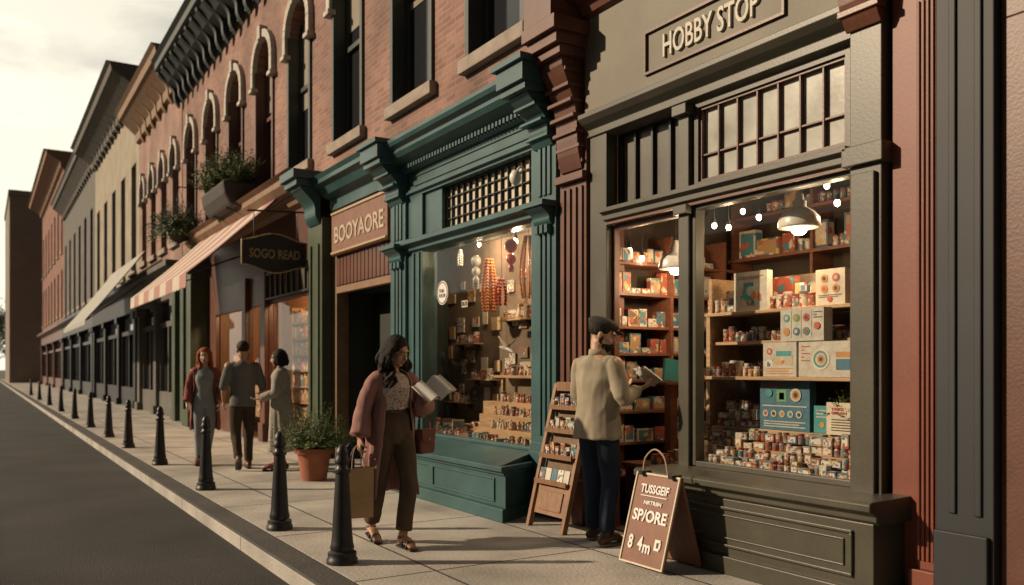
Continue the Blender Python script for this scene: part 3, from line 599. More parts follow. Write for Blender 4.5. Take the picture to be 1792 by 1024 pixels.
# ================================================================== TERRACE
def terrace(label, y0, y1, ztop, wallm, trimm, n, rows, arched, shopm, fm, zshop=4.1, xf=4.6, hood=None, pier=4.2, proj=1.0):
    T = thing('terraced_building', label, 'building', (8,(y0+y1)/2,0))
    W_ = (y1-y0)/n; w = min(1.15, W_*.5); holes = []; wins = []
    for za, zb_ in rows:
        for i in range(n):
            yc = y0+W_*(i+.5); holes.append((yc-w/2, yc+w/2, za, zb_)); wins.append((yc, za, zb_))
    b = MB(); wall_holes(b, xf, xf+.35, y0+.002, y1-.002, zshop, ztop-.4, holes); b.box(xf+.35, 12, y0+.002, y1-.002, 0, ztop-.4)
    if arched:
        for yc, za, zb_ in wins: arch_fill(b, xf, xf+.35, yc, w, zb_-w*.45, zb_, w*.45)
    build(b, 'wall', wallm, T)
    for yc, za, zb_ in wins:
        window(T, xf+.15, yc-w/2, yc+w/2, za, zb_, fm, M['stone'], xf)
        if arched:
            h = MB(); arch_hood(h, xf-.1, xf, yc, w, zb_-w*.45, w*.45); build(h, 'window_hood', hood or M['hood'], T)
    k_ = proj
    b = MB(); z = ztop; cornice(b, [(xf,z-1.0),(xf-.1*k_,z-.95),(xf-.12*k_,z-.7),(xf-.35*k_,z-.45),(xf-.5*k_,z-.3),(xf-.55*k_,z-.28),(xf-.58*k_,z-.08),(xf-.66*k_,z)], xf+.6, y0-.05, y1+.05)
    build(b, 'cornice', trimm, T)
    nb = int((y1-y0)/.9); yy = [y0+.2+k*(y1-y0-.4)/nb for k in range(nb)]
    b = MB(); b.prism(scroll(xf-.02, xf-.45*k_, z-1.15, z-.3), yy[0], yy[0]+.22, 'y'); repeat(b, 'cornice_bracket', trimm, T, yy)
    s = MB(); s.box(xf-.1, xf+.35, y0, y1, zshop-.75, zshop-.004); cornice(s, [(xf-.1,zshop-.15),(xf-.3,zshop),(xf-.42,zshop+.05),(xf-.42,zshop+.2)], xf+.1, y0, y1)
    build(s, 'shop_fascia', shopm, T, bevel=.01)
    npier = max(2, int((y1-y0)/pier))
    for k in range(npier+1):
        y = y0+.2+k*(y1-y0-.85)/npier; p = MB(); p.box(xf-.12, xf+.3, y, y+.45, .25, zshop-.75); p.box(xf-.2, xf+.3, y-.05, y+.5, 0, .25); p.box(xf-.2, xf+.3, y-.05, y+.5, zshop-1.0, zshop-.76)
        build(p, 'pier', shopm, T, bevel=.01)
        if k < npier:
            y2 = y0+.2+(k+1)*(y1-y0-.85)/npier; ym = (y+.45+y2)/2
            q = MB(); q.box(xf-.02, xf+.16, y+.45, y2, .004, .7); q.box(xf, xf+.16, y+.45, y2, 2.6, 2.75); q.box(xf, xf+.16, ym-.06, ym+.06, .7, 2.6); q.box(xf, xf+.16, y+.45, y+.55, .7, 2.6); q.box(xf, xf+.16, y2-.1, y2, .7, 2.6); g = build(q, 'shop_window', shopm, T)
            build(MB().box(xf+.1, xf+.12, y+.46, y2-.01, .6, zshop-.77), 'pane', M['pane'], g)
    return T
terrace('pink brick building with tan cornice and white arched window hoods', 24.3, 31.5, 10.0, M['brick3'], M['tan'], 4, [(4.9,7.6)], True, M['grey'], M['winred'], pier=3.4, proj=1.2)
terrace('cream rendered building with heavy grey brown cornice beyond the pink brick building', 31.55, 45, 11.7, M['cream'], M['grey'], 5, [(4.8,8.6)], False, M['navy'], M['wingreen'], proj=1.6)
terrace('dark grey building between the cream and orange brick buildings', 45.05, 63, 12.0, M['grey'], M['grey'], 6, [(4.8,9.2)], False, M['black'], M['wingreen'], pier=5.5, proj=1.2)
terrace('farthest orange brick building in the terrace', 63.05, 86, 15.6, M['brick2'], M['tan'], 7, [(5,8),(9.2,12.5)], False, M['redwood'], M['winred'], pier=7, proj=1.8)
T = thing('distant_block', 'plain beige block closing the far end of the street', 'building', (7,100,0))
b = MB(); b.box(2.3, 14, 95, 112, 0, 18); build(b, 'wall', M['beige'], T)
build(MB().box(2.2, 14.1, 94.9, 112.1, 18, 18.5), 'parapet', M['beige'], T)

def awning(label, y0, y1, xt, zt, xf_, zf, m, val=.15):
    A = thing('awning', label, 'awning', (xt,(y0+y1)/2,0))
    n = 24; b = MB(); vs = []; fs = []
    for i in range(n+1):
        y = y0+(y1-y0)*i/n
        for k in range(5):
            t = k/4; vs.append((xt+(xf_-xt)*t, y, zt+(zf-zt)*t-.05*sin(pi*t)))
    for i in range(n):
        for k in range(4): a = i*5+k; fs.append((a,a+1,a+6,a+5))
    b.add(vs, fs); o = build(b, 'canopy', m, A); s = o.modifiers.new('S','SOLIDIFY'); s.thickness = .015
    vb = MB(); vs = []; fs = []
    for i in range(n*3+1):
        y = y0+(y1-y0)*i/(n*3); vs += [(xf_-.004,y,zf), (xf_-.012,y,zf-val-.03*abs(sin(i*pi/3)))]
    for i in range(n*3): fs.append((2*i,2*i+1,2*i+3,2*i+2))
    vb.add(vs, fs); o = build(vb, 'valance', m, A); s = o.modifiers.new('S','SOLIDIFY'); s.thickness = .01
    for y in (y0+.02, y1-.02):
        f = MB(); f.limb([(xt,y,zt-.9),(xf_+.03,y,zf-.02)],[.015,.015],8,1); f.limb([(xt,y,zt-.05),(xf_+.03,y,zf-.02)],[.015,.015],8,1); build(f, 'frame_arm', M['black'], A, True)
    return A
awning('pink and cream striped awning over the bookshop window', 14.7, 20.8, 4.5, 4.5, 2.85, 2.95, M['stripe'], .22)
awning('plain grey awning farther down the street', 27.5, 35, 4.15, 4.9, 2.55, 2.8, M['greycanvas'], .14)
for (y0,y1,h,l) in ((-14,24,5.6,'unseen low brick building across the road, added for its shadow'),(24.3,60,5.0,'unseen second low brick building farther along across the road, added to darken reflections')):  # out-of-view row, added to shade the road and darken glass reflections
    T = thing('unseen_opposite_building', l, 'building', (-12,(y0+y1)/2,0))
    build(MB().box(-18, -11, y0, y1, 0, h), 'wall', M['brick2'], T); build(MB().box(-18, -10.9, y0, y1, h, h+.15), 'coping', M['stone'], T)
    for k in range(int((y1-y0)/3)): build(MB().box(-11.02, -10.96, y0+1+k*3, y0+2.8+k*3, .8, 3), 'window', M['pane'], T)

# ================================================================== HOBBY SHOP
H = thing('hobby_shopfront', 'dark olive shopfront with lit display window and open doorway on the right', 'shopfront', (5,4.5,0))
ol = M['olive']
b = MB(); b.box(4.27, 4.6, 3.03, 4.97, .0, .5); b.box(4.235, 4.6, 3.0, 5.0, 0, .12); b.prism([(4.27,.5),(4.24,.52),(4.24,.55),(4.2,.575),(4.18,.58),(4.18,.62),(4.2,.635),(4.6,.645),(4.6,.5)], 2.99, 5.01, 'y')
for (a0,a1,z0,z1) in ((3.16,4.86,.18,.2),(3.16,4.86,.43,.45),(3.16,3.18,.2,.43),(4.84,4.86,.2,.43)): b.box(4.25, 4.27, a0, a1, z0, z1)
for (a0,a1,z0,z1) in ((3.22,4.80,.235,.245),(3.22,4.80,.385,.395),(3.22,3.23,.245,.385),(4.79,4.80,.245,.385)): b.box(4.258, 4.27, a0, a1, z0, z1)
build(b, 'bulkhead', ol, H, bevel=.005)
b = MB(); b.box(4.5, 4.95, 3.14, 3.357, 0, 4.4); b.box(4.46, 4.95, 3.11, 3.38, 0, .3); b.box(4.47,4.5,3.17,3.33,.4,2.55); b.box(4.46,4.95,3.11,3.39,2.6,2.72)
build(b, 'pilaster', ol, H, bevel=.006)
b = MB(); b.box(4.54, 4.7, 4.80, 4.913, .0, 3.38); b.box(4.5, 4.7, 4.785, 4.93, 2.55, 2.62); b.box(4.49,4.7,4.78,4.935,3.3,3.38)
build(b, 'mullion', ol, H, bevel=.006)
b = MB(); b.box(4.54, 4.66, 5.80, 6.03, 0, 3.5); b.box(4.66, 4.73, 5.99, 6.03, 0, 3.5); b.box(4.5, 4.66, 5.79, 6.04, 0, .3)
build(b, 'door_jamb', ol, H, bevel=.006)
wr_ = M['redwood']
b = MB(); b.box(4.57,4.66,3.357,3.40,.65,2.62); b.box(4.57,4.66,4.755,4.80,.65,2.62); b.box(4.57,4.66,3.40,4.755,.645,.685); b.box(4.57,4.66,3.40,4.755,2.575,2.62)
build(b, 'window_frame', ol, H, bevel=.004)
build(MB().box(4.61,4.616,3.395,4.76,.68,2.58), 'window_pane', M['glass'], H)
b = MB(); cornice(b, [(4.56,2.62),(4.5,2.64),(4.5,2.68),(4.46,2.70),(4.46,2.735)], 4.72, 3.36, 5.8); build(b, 'transom_rail', ol, H, bevel=.003)
build(MB().box(4.53,4.56,3.36,5.8,2.605,2.628), 'transom_bead', wr_, H)
def lights(parent, x, y0, y1, z0, z1, nv, hz, fm, gm, tv=.014, fr=.035):
    b = MB(); b.box(x,x+.07,y0,y0+fr,z0,z1); b.box(x,x+.07,y1-fr,y1,z0,z1); b.box(x,x+.07,y0+fr,y1-fr,z0,z0+fr); b.box(x,x+.07,y0+fr,y1-fr,z1-fr,z1)
    for k in range(1,nv): y = y0+(y1-y0)*k/nv; b.box(x+.005,x+.05,y-tv/2,y+tv/2,z0+fr,z1-fr)
    for hz_ in hz: z = z0+(z1-z0)*hz_; b.box(x+.012,x+.045,y0+fr,y1-fr,z-tv/2,z+tv/2)
    o = build(b, 'transom_window', fm, parent); build(MB().box(x+.04,x+.044,y0+.01,y1-.01,z0+.01,z1-.01), 'pane', gm, o); return o
lights(H, 4.6, 3.45, 4.74, 2.78, 3.34, 7, [.36], M['redwood'], M['frost'], .012, .02)
b = MB(); b.box(4.58,4.64,3.357,3.45,2.735,3.38); b.box(4.58,4.64,4.74,4.80,2.735,3.38); b.box(4.58,4.64,3.45,4.74,3.34,3.38); b.box(4.58,4.64,3.45,4.74,2.735,2.78); build(b, 'transom_surround', ol, H)
lights(H, 4.66, 4.93, 5.79, 2.74, 3.40, 4, [], M['black'], M['frost_shade'], .02)
b = MB(); b.box(4.6,4.66,4.913,4.95,0,2.6); b.box(4.6,4.66,5.765,5.80,0,2.6); b.box(4.6,4.66,4.95,5.765,2.56,2.61); build(b, 'door_frame', wr_, H, bevel=.004)
b = MB(); cornice(b, [(4.58,3.38),(4.52,3.40),(4.52,3.46),(4.46,3.5),(4.42,3.54),(4.42,3.58),(4.48,3.6)], 4.9, 3.36, 6.05); build(b, 'fascia_moulding', ol, H, bevel=.004)
build(MB().box(4.5,4.9,3.36,6.05,3.602,4.42), 'sign_fascia', M['olive_l'], H)
b = MB(); b.box(4.475,4.5,3.84,5.24,3.705,3.725); b.box(4.475,4.5,3.84,5.24,4.03,4.05); b.box(4.475,4.5,5.22,5.24,3.725,4.03); b.box(4.475,4.5,3.84,3.86,3.725,4.03)
sb = build(b, 'sign_frame', M['redwood'], H)
text('HOBBY STOP', 'lettering', M['signw'], sb, (4.49,5.02,3.785), (0,-1,0), (0,0,1), .96, .18, extrude=.012, bold=.012)
b = MB(); cornice(b, [(4.5,4.42),(4.45,4.44),(4.42,4.52),(4.3,4.56),(4.28,4.66),(4.1,4.74),(4.02,4.78),(4.02,4.9),(3.95,4.95)], 5.0, 2.6, 6.05)
build(b, 'cornice', M['redwood'], H, bevel=.004)
build(MB().box(4.62,12,2.6,6.49,4.95,8.6).box(4.9,12,2.6,6.45,4.0,4.95), 'upper_wall', M['brick2'], H)
b = MB(); b.prism(scroll(4.5,4.15,3.42,4.1), 3.13, 3.37, 'y')
for k in range(4): b.box(4.42-.06*k, 4.5, 3.11-.008*k, 3.39+.008*k, 3.5+.15*k, 3.54+.15*k)
b.box(4.1,4.5,3.06,3.42,4.1,4.42); build(b, 'capital_bracket', M['redwood'], H, bevel=.004)
b = MB(); b.box(4.52,4.95,6.06,6.46,0,4.4)
for k in range(4): b.box(4.5,4.52,6.10+k*.09,6.15+k*.09,.5,3.0)
b.box(4.46,4.52,6.04,6.47,0,.4); b.box(4.46,4.52,6.04,6.47,3.05,3.12)
build(b, 'corbel_pilaster', M['redwood'], H, bevel=.005)
b = MB(); b.prism(scroll(4.52,4.28,3.15,4.1), 6.1, 6.42, 'y')
for k in range(7): b.box(4.5-.012-.036*k**.9,4.53,6.08,6.44,3.2+.13*k,3.235+.13*k)
b.box(4.22,4.53,6.04,6.47,4.1,4.18); b.box(4.17,4.53,6.02,6.48,4.18,4.28); b.box(4.12,4.6,5.98,6.495,4.28,4.40); b.box(4.14,4.6,6.06,6.49,4.40,4.9)
build(b, 'corbel', M['redwood'], H, bevel=.005)
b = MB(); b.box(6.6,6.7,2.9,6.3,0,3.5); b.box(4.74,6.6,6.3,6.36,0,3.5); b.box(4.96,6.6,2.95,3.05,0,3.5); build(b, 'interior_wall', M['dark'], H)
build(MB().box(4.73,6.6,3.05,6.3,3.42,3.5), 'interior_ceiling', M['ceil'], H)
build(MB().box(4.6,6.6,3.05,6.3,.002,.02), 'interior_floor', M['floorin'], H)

Q = thing('terracotta_pier_building', 'terracotta and near black painted building front at the right edge', 'building', (6,2,0))
b = MB(); b.box(4.56,12,2.79,3.11,0,4.9); build(b, 'wall', M['terra'], Q)
b = MB(); b.box(4.5,4.56,2.80,2.92,.25,3.5)
for k in range(4): b.box(4.488,4.5,2.81+k*.028,2.823+k*.028,.3,3.45)
b.box(4.46,4.56,2.79,2.94,0,.25); b.box(4.47,4.56,2.79,2.94,3.5,3.56); b.box(4.43,4.56,2.785,2.95,3.7,3.8); b.prism(scroll(4.56,4.36,3.56,3.95),2.80,2.92,'y'); b.box(4.3,4.56,2.785,2.97,3.95,4.1)
build(b, 'fluted_pilaster', M['terra'], Q, bevel=.004)
b = MB(); b.box(4.46,4.9,2.46,2.778,0,5); b.box(4.43,4.46,2.48,2.775,0,.5); b.box(4.445,4.46,2.66,2.70,.6,3.4); b.box(4.445,4.46,2.52,2.56,.6,3.4); b.box(4.40,4.46,2.47,2.776,3.5,3.65)
build(b, 'pier', M['navy'], Q, bevel=.006)
b = MB(); b.box(4.52,4.9,2.3,2.458,0,3.2); b.box(4.52,12,-2,2.458,3.2,5); b.box(4.60,4.9,-2,1.2,0,3.2); build(b, 'door_surround', M['winred'], Q, bevel=.006)
b = MB(); b.box(4.75,4.82,1.2,2.3,.15,3.2); b.box(4.73,4.75,1.35,2.15,.4,1.2); b.box(4.73,4.75,1.35,2.15,1.4,2.8); build(b, 'door', M['navy'], Q, bevel=.006); build(MB().box(4.25,4.75,-1,2.45,.0,.14), 'step', M['stone'], Q, bevel=.01)
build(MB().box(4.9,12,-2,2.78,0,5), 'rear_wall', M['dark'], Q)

# ================================================================== TEAL SHOP
S = thing('teal_shopfront', 'teal painted shopfront with a glazed display of trinkets', 'shopfront', (5,8.4,0))
te = M['teal']
def poly(off): return [(4.0-off,6.57-off*.6),(4.6,6.93-off),(4.6,9.72),(4.0-off,9.6+off)]
b = MB(); b.prism(poly(.0), .12, .42, 'z'); b.prism(poly(.05), 0, .12, 'z'); b.prism(poly(.03), .42, .455, 'z'); b.prism(poly(.07), .455, .50, 'z')
P4 = [(3.96,6.60),(4.6,6.96),(4.6,9.7),(3.96,9.6)]; P5 = [(4.50,6.90),(4.6,6.96),(4.6,9.7),(4.50,9.65)]
b.add([(x,y,.50) for x,y in P4]+[(x,y,.575) for x,y in P5],[(0,1,2,3),(4,5,6,7),(0,1,5,4),(1,2,6,5),(2,3,7,6),(3,0,4,7)])
for (a0,a1,z0,z1) in ((6.75,9.4,.16,.175),(6.75,9.4,.365,.38),(6.75,6.765,.175,.365),(9.385,9.4,.175,.365),(8.0,8.1,.175,.365)): b.box(3.985,4.0,a0,a1,z0,z1)
build(b, 'bulkhead', te, S, bevel=.005)
def pil(y0, y1, zt=4.0):
    b = MB(); b.box(4.5,4.95,y0,y1,0,zt); w = y1-y0
    for k in range(3): a = y0+w*(.2+.22*k); b.box(4.482,4.5,a,a+w*.13,.75,2.7); b.box(4.482,4.5,a,a+w*.13,3.0,3.5)
    b.box(4.45,4.5,y0-.02,y1+.02,0,.6); b.box(4.46,4.5,y0-.01,y1+.01,.6,.68)
    build(b, 'pilaster', te, S, bevel=.005)
    b = MB(); b.prism(scroll(4.5,4.36,2.72,2.88),y0+.04,y1-.04,'y'); b.box(4.34,4.5,y0-.01,y1+.01,2.88,2.93)
    for k in range(3): b.box(4.44,4.5,y0+.06+k*(w-.12)/3,y0+.06+(k+.6)*(w-.12)/3,2.64,2.72)
    build(b, 'small_bracket', te, S, bevel=.004)
    b = MB(); b.prism(scroll(4.5,4.2,3.45,3.9),y0+.02,y1-.02,'y'); b.box(4.14,4.55,y0-.03,y1+.03,3.9,3.97); b.box(4.10,4.55,y0-.05,y1+.05,3.97,4.14); b.box(4.06,4.55,y0-.08,y1+.08,4.14,4.20)
    for k in range(3): b.box(4.40-.07*k,4.5,y0,y1,3.52+.13*k,3.55+.13*k)
    build(b, 'capital_bracket', te, S, bevel=.005)
pil(6.50, 6.86); pil(9.80, 10.25)
b = MB(); b.box(4.54,4.72,6.86,6.98,0.555,3.5); b.box(4.54,4.72,9.40,9.80,.555,3.5); b.box(4.54,4.72,6.98,9.40,.576,.61)
b.box(4.52,4.54,9.45,9.5,.6,2.8); b.box(4.52,4.54,9.6,9.65,.6,2.8); build(b, 'window_frame', te, S, bevel=.006)
b = MB(); cornice(b, [(4.56,2.80),(4.5,2.83),(4.5,2.87),(4.42,2.90),(4.42,2.95),(4.46,2.97)], 4.72, 6.86, 9.8); build(b, 'transom_rail', te, S, bevel=.004)
build(MB().box(4.62,4.626,6.97,9.41,.59,2.81), 'window_pane', M['glass'], S)
lights(S, 4.63, 7.02, 8.95, 3.0, 3.5, 14, [.25,.5,.75], M['bracketdark'], M['cream_p'], .01, .02)
build(MB().box(4.58,4.72,8.95,9.40,2.97,3.5), 'transom_panel', te, S)
b = MB(); b.box(4.54,4.9,6.86,9.8,3.5,4.0); cornice(b, [(4.54,3.52),(4.5,3.54),(4.5,3.58),(4.54,3.6)],4.6,6.86,9.8)
for (a0,a1,z0,z1) in ((7.0,9.6,3.62,3.64),(7.0,9.6,3.73,3.75)): b.box(4.525,4.54,a0,a1,z0,z1)
build(b, 'frieze', te, S, bevel=.004)
b = MB(); cornice(b, [(4.5,3.80),(4.46,3.82),(4.46,3.88),(4.38,3.92),(4.32,3.95),(4.28,4.0),(4.28,4.04),(4.22,4.07),(4.20,4.11),(4.20,4.15),(4.3,4.18)], 4.6, 6.86, 9.8); build(b, 'cornice', te, S, bevel=.003)
yy = [6.92+k*.072 for k in range(40)]; repeat(MB().box(4.42,4.46,yy[0],yy[0]+.036,3.825,3.875), 'dentil', te, S, yy)
b = MB(); b.box(5.35,5.42,6.5,10.6,0,3.5); b.box(4.73,5.35,6.52,6.6,0,3.5); b.box(4.73,5.35,10.5,10.6,0,3.5); build(b, 'interior_wall', M['backing'], S)
build(MB().box(4.73,5.35,6.6,10.5,2.95,3.0), 'interior_ceiling', M['ceil'], S)
build(MB().box(4.63,5.35,6.6,10.5,.50,.556), 'display_ledge', M['woody'], S)

# ================================================================== GREEN + BOOKSHOP
B = thing('green_shopfront', 'green shopfront with dark recessed door beneath a brown name board', 'shopfront', (5,11.8,0))
b = MB(); b.box(4.42,4.95,12.65,13.3,0,3.7); b.box(4.36,4.42,12.7,13.25,0,.5); b.box(4.39,4.42,12.75,12.82,.6,3.3); b.box(4.39,4.42,13.1,13.17,.6,3.3); build(b, 'pilaster', M['green'], B, bevel=.006)
b = MB(); b.prism(scroll(4.42,4.1,3.6,4.15),12.7,13.2,'y'); b.box(4.02,4.5,12.65,13.25,4.15,4.25); b.box(3.96,4.5,12.6,13.3,4.25,4.38); build(b, 'capital_bracket', te, B, bevel=.006)
b = MB(); b.box(4.55,4.95,10.25,12.65,3.78,4.1); cornice(b, [(4.55,3.95),(4.42,4.0),(4.36,4.1),(4.28,4.14),(4.28,4.2),(4.24,4.26)], 4.9, 10.25, 12.65); build(b, 'cornice', te, B, bevel=.004)
b = MB(); b.box(4.6,4.8,10.25,10.4,0,3.78); b.box(4.6,4.8,12.5,12.65,0,3.78); b.box(4.6,4.7,10.4,12.5,2.52,2.62); build(b, 'door_frame', M['tan'], B, bevel=.005)
b = MB(); b.box(4.62,4.68,10.4,12.5,2.62,3.08); build(b, 'panel_backing', M['redwood'], B)
yy = [10.42+k*.139 for k in range(15)]; repeat(MB().box(4.6,4.62,yy[0],yy[0]+.11,2.64,3.06), 'slat', M['redwood'], B, yy)
sg = build(MB().box(4.52,4.62,10.4,12.5,3.08,3.74), 'name_board', M['signbrown'], B, bevel=.01)
b = MB(); b.box(4.5,4.52,10.42,12.48,3.1,3.13); b.box(4.5,4.52,10.42,12.48,3.69,3.72); build(b, 'board_trim', M['gold'], sg)
text('BOOYAORE', 'lettering', M['signf'], sg, (4.515,12.35,3.25), (0,-1,0), (0,0,1), 1.85, .25, bold=.02)
b = MB(); b.box(5.2,5.26,10.5,12.4,0.02,2.5); b.box(5.17,5.2,10.7,11.3,1.2,2.2); b.box(5.17,5.2,11.5,12.2,1.2,2.2); b.box(5.17,5.2,10.7,11.3,.3,1.0); b.box(5.17,5.2,11.5,12.2,.3,1.0)
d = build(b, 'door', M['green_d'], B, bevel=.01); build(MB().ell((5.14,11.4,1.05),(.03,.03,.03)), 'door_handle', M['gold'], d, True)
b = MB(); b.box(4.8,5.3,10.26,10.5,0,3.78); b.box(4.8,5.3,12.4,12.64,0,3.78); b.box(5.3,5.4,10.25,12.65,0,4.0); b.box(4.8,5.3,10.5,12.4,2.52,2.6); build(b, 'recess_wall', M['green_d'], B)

A = thing('bookshop_front', 'brown timber bookshop front glowing warmly under the striped awning', 'shopfront', (5,17,0))
rw = M['redwood']
b = MB(); wall_holes(b, 4.6, 4.68, 13.3, 21.6, 0, 3.2, [(13.45,16.1,.45,2.6),(16.45,17.5,.02,2.6),(17.8,20.4,.6,2.6)]); build(b, 'front_wall', rw, A, bevel=.006)
build(MB().box(4.6,4.9,13.3,21.6,3.2,4.3), 'upper_panel', M['winred'], A)
lights(A, 4.53, 13.5, 16.1, 2.66, 3.15, 8, [], M['black'], M['frost_shade'], .02)
b = MB(); cornice(b, [(4.6,4.1),(4.5,4.15),(4.45,4.25),(4.3,4.3),(4.2,4.4),(4.2,4.5),(4.1,4.55)], 5, 13.35, 21.9); build(b, 'cornice', M['tan'], A, bevel=.01)
for y0, y1 in ((13.32,13.45),(16.12,16.42),(17.52,17.78)):
    b = MB(); b.box(4.52,4.6,y0,y1,0,3.2); b.box(4.48,4.6,y0-.005,y1+.005,0,.35); build(b, 'post', rw, A, bevel=.006)
b = MB(); b.box(4.2,4.9,21.2,21.7,0,4.1); b.box(4.12,4.9,21.12,21.78,0,.4); b.box(4.1,4.9,21.1,21.8,3.8,4.1); b.box(4.3,4.9,22.6,23.0,0,4.1); b.box(4.3,4.9,23.7,24.1,0,4.1); b.box(4.9,5,21.7,24.2,0,4.3); build(b, 'side_pier', M['green'], A, bevel=.01)
build(MB().box(4.65,4.656,13.45,16.1,.45,2.6), 'window_pane', M['glass'], A); build(MB().box(4.65,4.656,17.8,20.4,.6,2.6), 'window_pane', M['glass'], A)
b = MB(); b.box(6.4,6.5,13.3,21.2,0,3.4); b.box(4.76,6.4,13.22,13.3,0,3.4); b.box(4.76,6.4,21.2,21.3,0,3.4); build(b, 'interior_wall', M['wood'], A)
build(MB().box(4.76,6.4,13.3,21.2,3.2,3.3), 'interior_ceiling', M['ceil'], A); build(MB().box(4.76,6.4,13.3,21.2,.0,.02), 'interior_floor', M['floorin'], A)
b = MB(); b.box(4.8,4.85,16.48,17.47,.02,.9)
for y in (16.48,17.39): b.box(4.8,4.85,y,y+.09,.9,2.58)
b.box(4.8,4.85,16.57,17.39,2.48,2.58); build(b, 'door', rw, A)

# ================================================================== STREET FURNITURE
prof = [(.125,0),(.125,.03),(.115,.04),(.115,.075),(.09,.09),(.098,.11),(.088,.14),(.082,.2),(.056,.6),(.053,.63),(.066,.64),(.066,.66),(.05,.675),(.047,.70),(.060,.71),(.062,.735),(.051,.75),(.051,.775),(.046,.80),(.030,.825),(.012,.838),(.002,.84)]
bol = build(MB().lathe([(r*.88,z) for r,z in prof], seg=24), 'bollard', M['iron'], None, True, world=False)
ys = [5.81,7.31,10.15,13.1,16.2,18.9,22.3,26.3,31,36.5,43,50.5]
bl = ['nearest dark iron bollard, beside the woman with the paper bag', 'second dark iron bollard from the camera, just behind the paper bag', 'third dark iron bollard, in front of the red haired woman', 'fourth dark iron bollard along the kerb, left of the red haired woman',
 'fifth iron bollard along the kerb from the camera','sixth iron bollard along the kerb from the camera','seventh iron bollard along the kerb from the camera','eighth iron bollard along the kerb from the camera']
for i, y in enumerate(ys):
    o = bol if i == 0 else copy_tree(bol); o.location = (2.18, y, .002); o.rotation_euler.z = i
    tag(o, bl[i] if i < 8 else 'tiny distant iron bollard at the far end of the kerb row', 'bollard', 'bollards along the kerb' if i < 8 else 'distant bollards at the far end of the kerb')

def leaves(mb, pts, size, rnd):
    for p in pts:
        a = V((rnd.gauss(0,1),rnd.gauss(0,1),rnd.gauss(0,1))).normalized(); c = a.orthogonal().normalized(); s = size*rnd.uniform(.6,1.3)
        p = V(p); mb.add([p-a*s, p+c*s*.35, p+a*s, p-c*s*.35], [(0,1,2,3)])
def sprays(mb, base_, n, length, spread, rnd, leaf=.03, lean=1.0, per=16, r0=.09):
    for k in range(n):
        a = rnd.uniform(0,2*pi); e = rnd.uniform(.02,1)**.8*spread; L = length*rnd.uniform(.55,1.1)*(1-.15*e); p = V(base_)+V((cos(a),sin(a),0))*rnd.uniform(0,r0)
        d = V((cos(a)*sin(e), sin(a)*sin(e), cos(e))); d = (d+V((rnd.gauss(0,.12),rnd.gauss(0,.12),0))).normalized()
        for j in range(per):
            t = (j+rnd.random())/per; q = p+d*L*t-V((0,0,1))*L*.35*lean*t*t*sin(e)
            for s in (-1,1):
                sd = d.cross(V((0,0,1))); sd = (sd.normalized() if sd.length > .1 else V((1,0,0)))*s
                dr = (sd*rnd.uniform(.3,1)+d*.7+V((rnd.gauss(0,.4),rnd.gauss(0,.4),rnd.gauss(0,.4)))).normalized(); tip = q+dr*leaf*(1.3-t*.5)*rnd.uniform(.7,1.3); w = dr.cross(d)*leaf*.2
                mb.add([q, q+(tip-q)*.5+w, tip, q+(tip-q)*.5-w], [(0,1,2,3)])
P = thing('potted_shrub', 'leafy green shrub in a terracotta pot beside the green shopfront', 'potted plant', (3.5,10.3,0))
build(MB().lathe([(.15,0),(.155,.02),(.205,.33),(.235,.335),(.24,.40),(.215,.40),(.205,.37)], (3.5,10.3,0), 28), 'pot', M['terrac'], P, True)
build(MB().lathe([(.2,.365),(.001,.375)], (3.5,10.3,0), 20), 'soil', M['soil'], P)
b = MB(); sprays(b, (3.5,10.3,.37), 520, .62, 1.2, R, .034, .8, 18, .15); build(b, 'foliage', M['leaf'], P)
P = thing('planter_box', 'dark trough planter full of green foliage fixed above the striped awning', 'planter', (4.3,17.3,4.5))
b = MB(); b.prism([(4.02,4.48),(4.55,4.48),(4.6,4.95),(3.86,4.95),(3.9,4.7)], 16.6, 18.5, 'y'); build(b, 'trough', M['planter'], P, bevel=.06)
b = MB()
for k in range(12): sprays(b, (4.15+R.uniform(-.12,.12),16.75+k*.15,4.88), 60, .85, .95, R, .075, .5, 12)
build(b, 'foliage', M['leaf'], P)
b = MB(); b.limb([(4.6,16.9,4.3),(4.0,16.9,4.47)],[.02,.02],8,1); b.limb([(4.6,18,4.3),(4.0,18,4.47)],[.02,.02],8,1); build(b, 'bracket', M['black'], P)
P = thing('hanging_basket', 'trailing fern in a hanging basket left of the trough planter', 'hanging plant', (4.0,21.5,4.6))
build(MB().lathe([(.02,4.35),(.2,4.45),(.28,4.65),(.3,4.7)], (4.0,21.5,0), 16), 'basket', M['planter'], P, True)
b = MB(); sprays(b, (4.0,21.5,4.7), 400, .85, 1.6, R, .065, 1.8, 14, .2); build(b, 'foliage', M['leaf2'], P)
b = MB(); b.limb([(4.6,21.5,5.7),(4.0,21.5,5.7)],[.015,.015],6,1)
for a in (0,2,4): b.limb([(4.0,21.5,5.7),(4.0+.28*cos(a),21.5+.28*sin(a),4.7)],[.006,.006],5,1)
build(b, 'chain', M['black'], P)
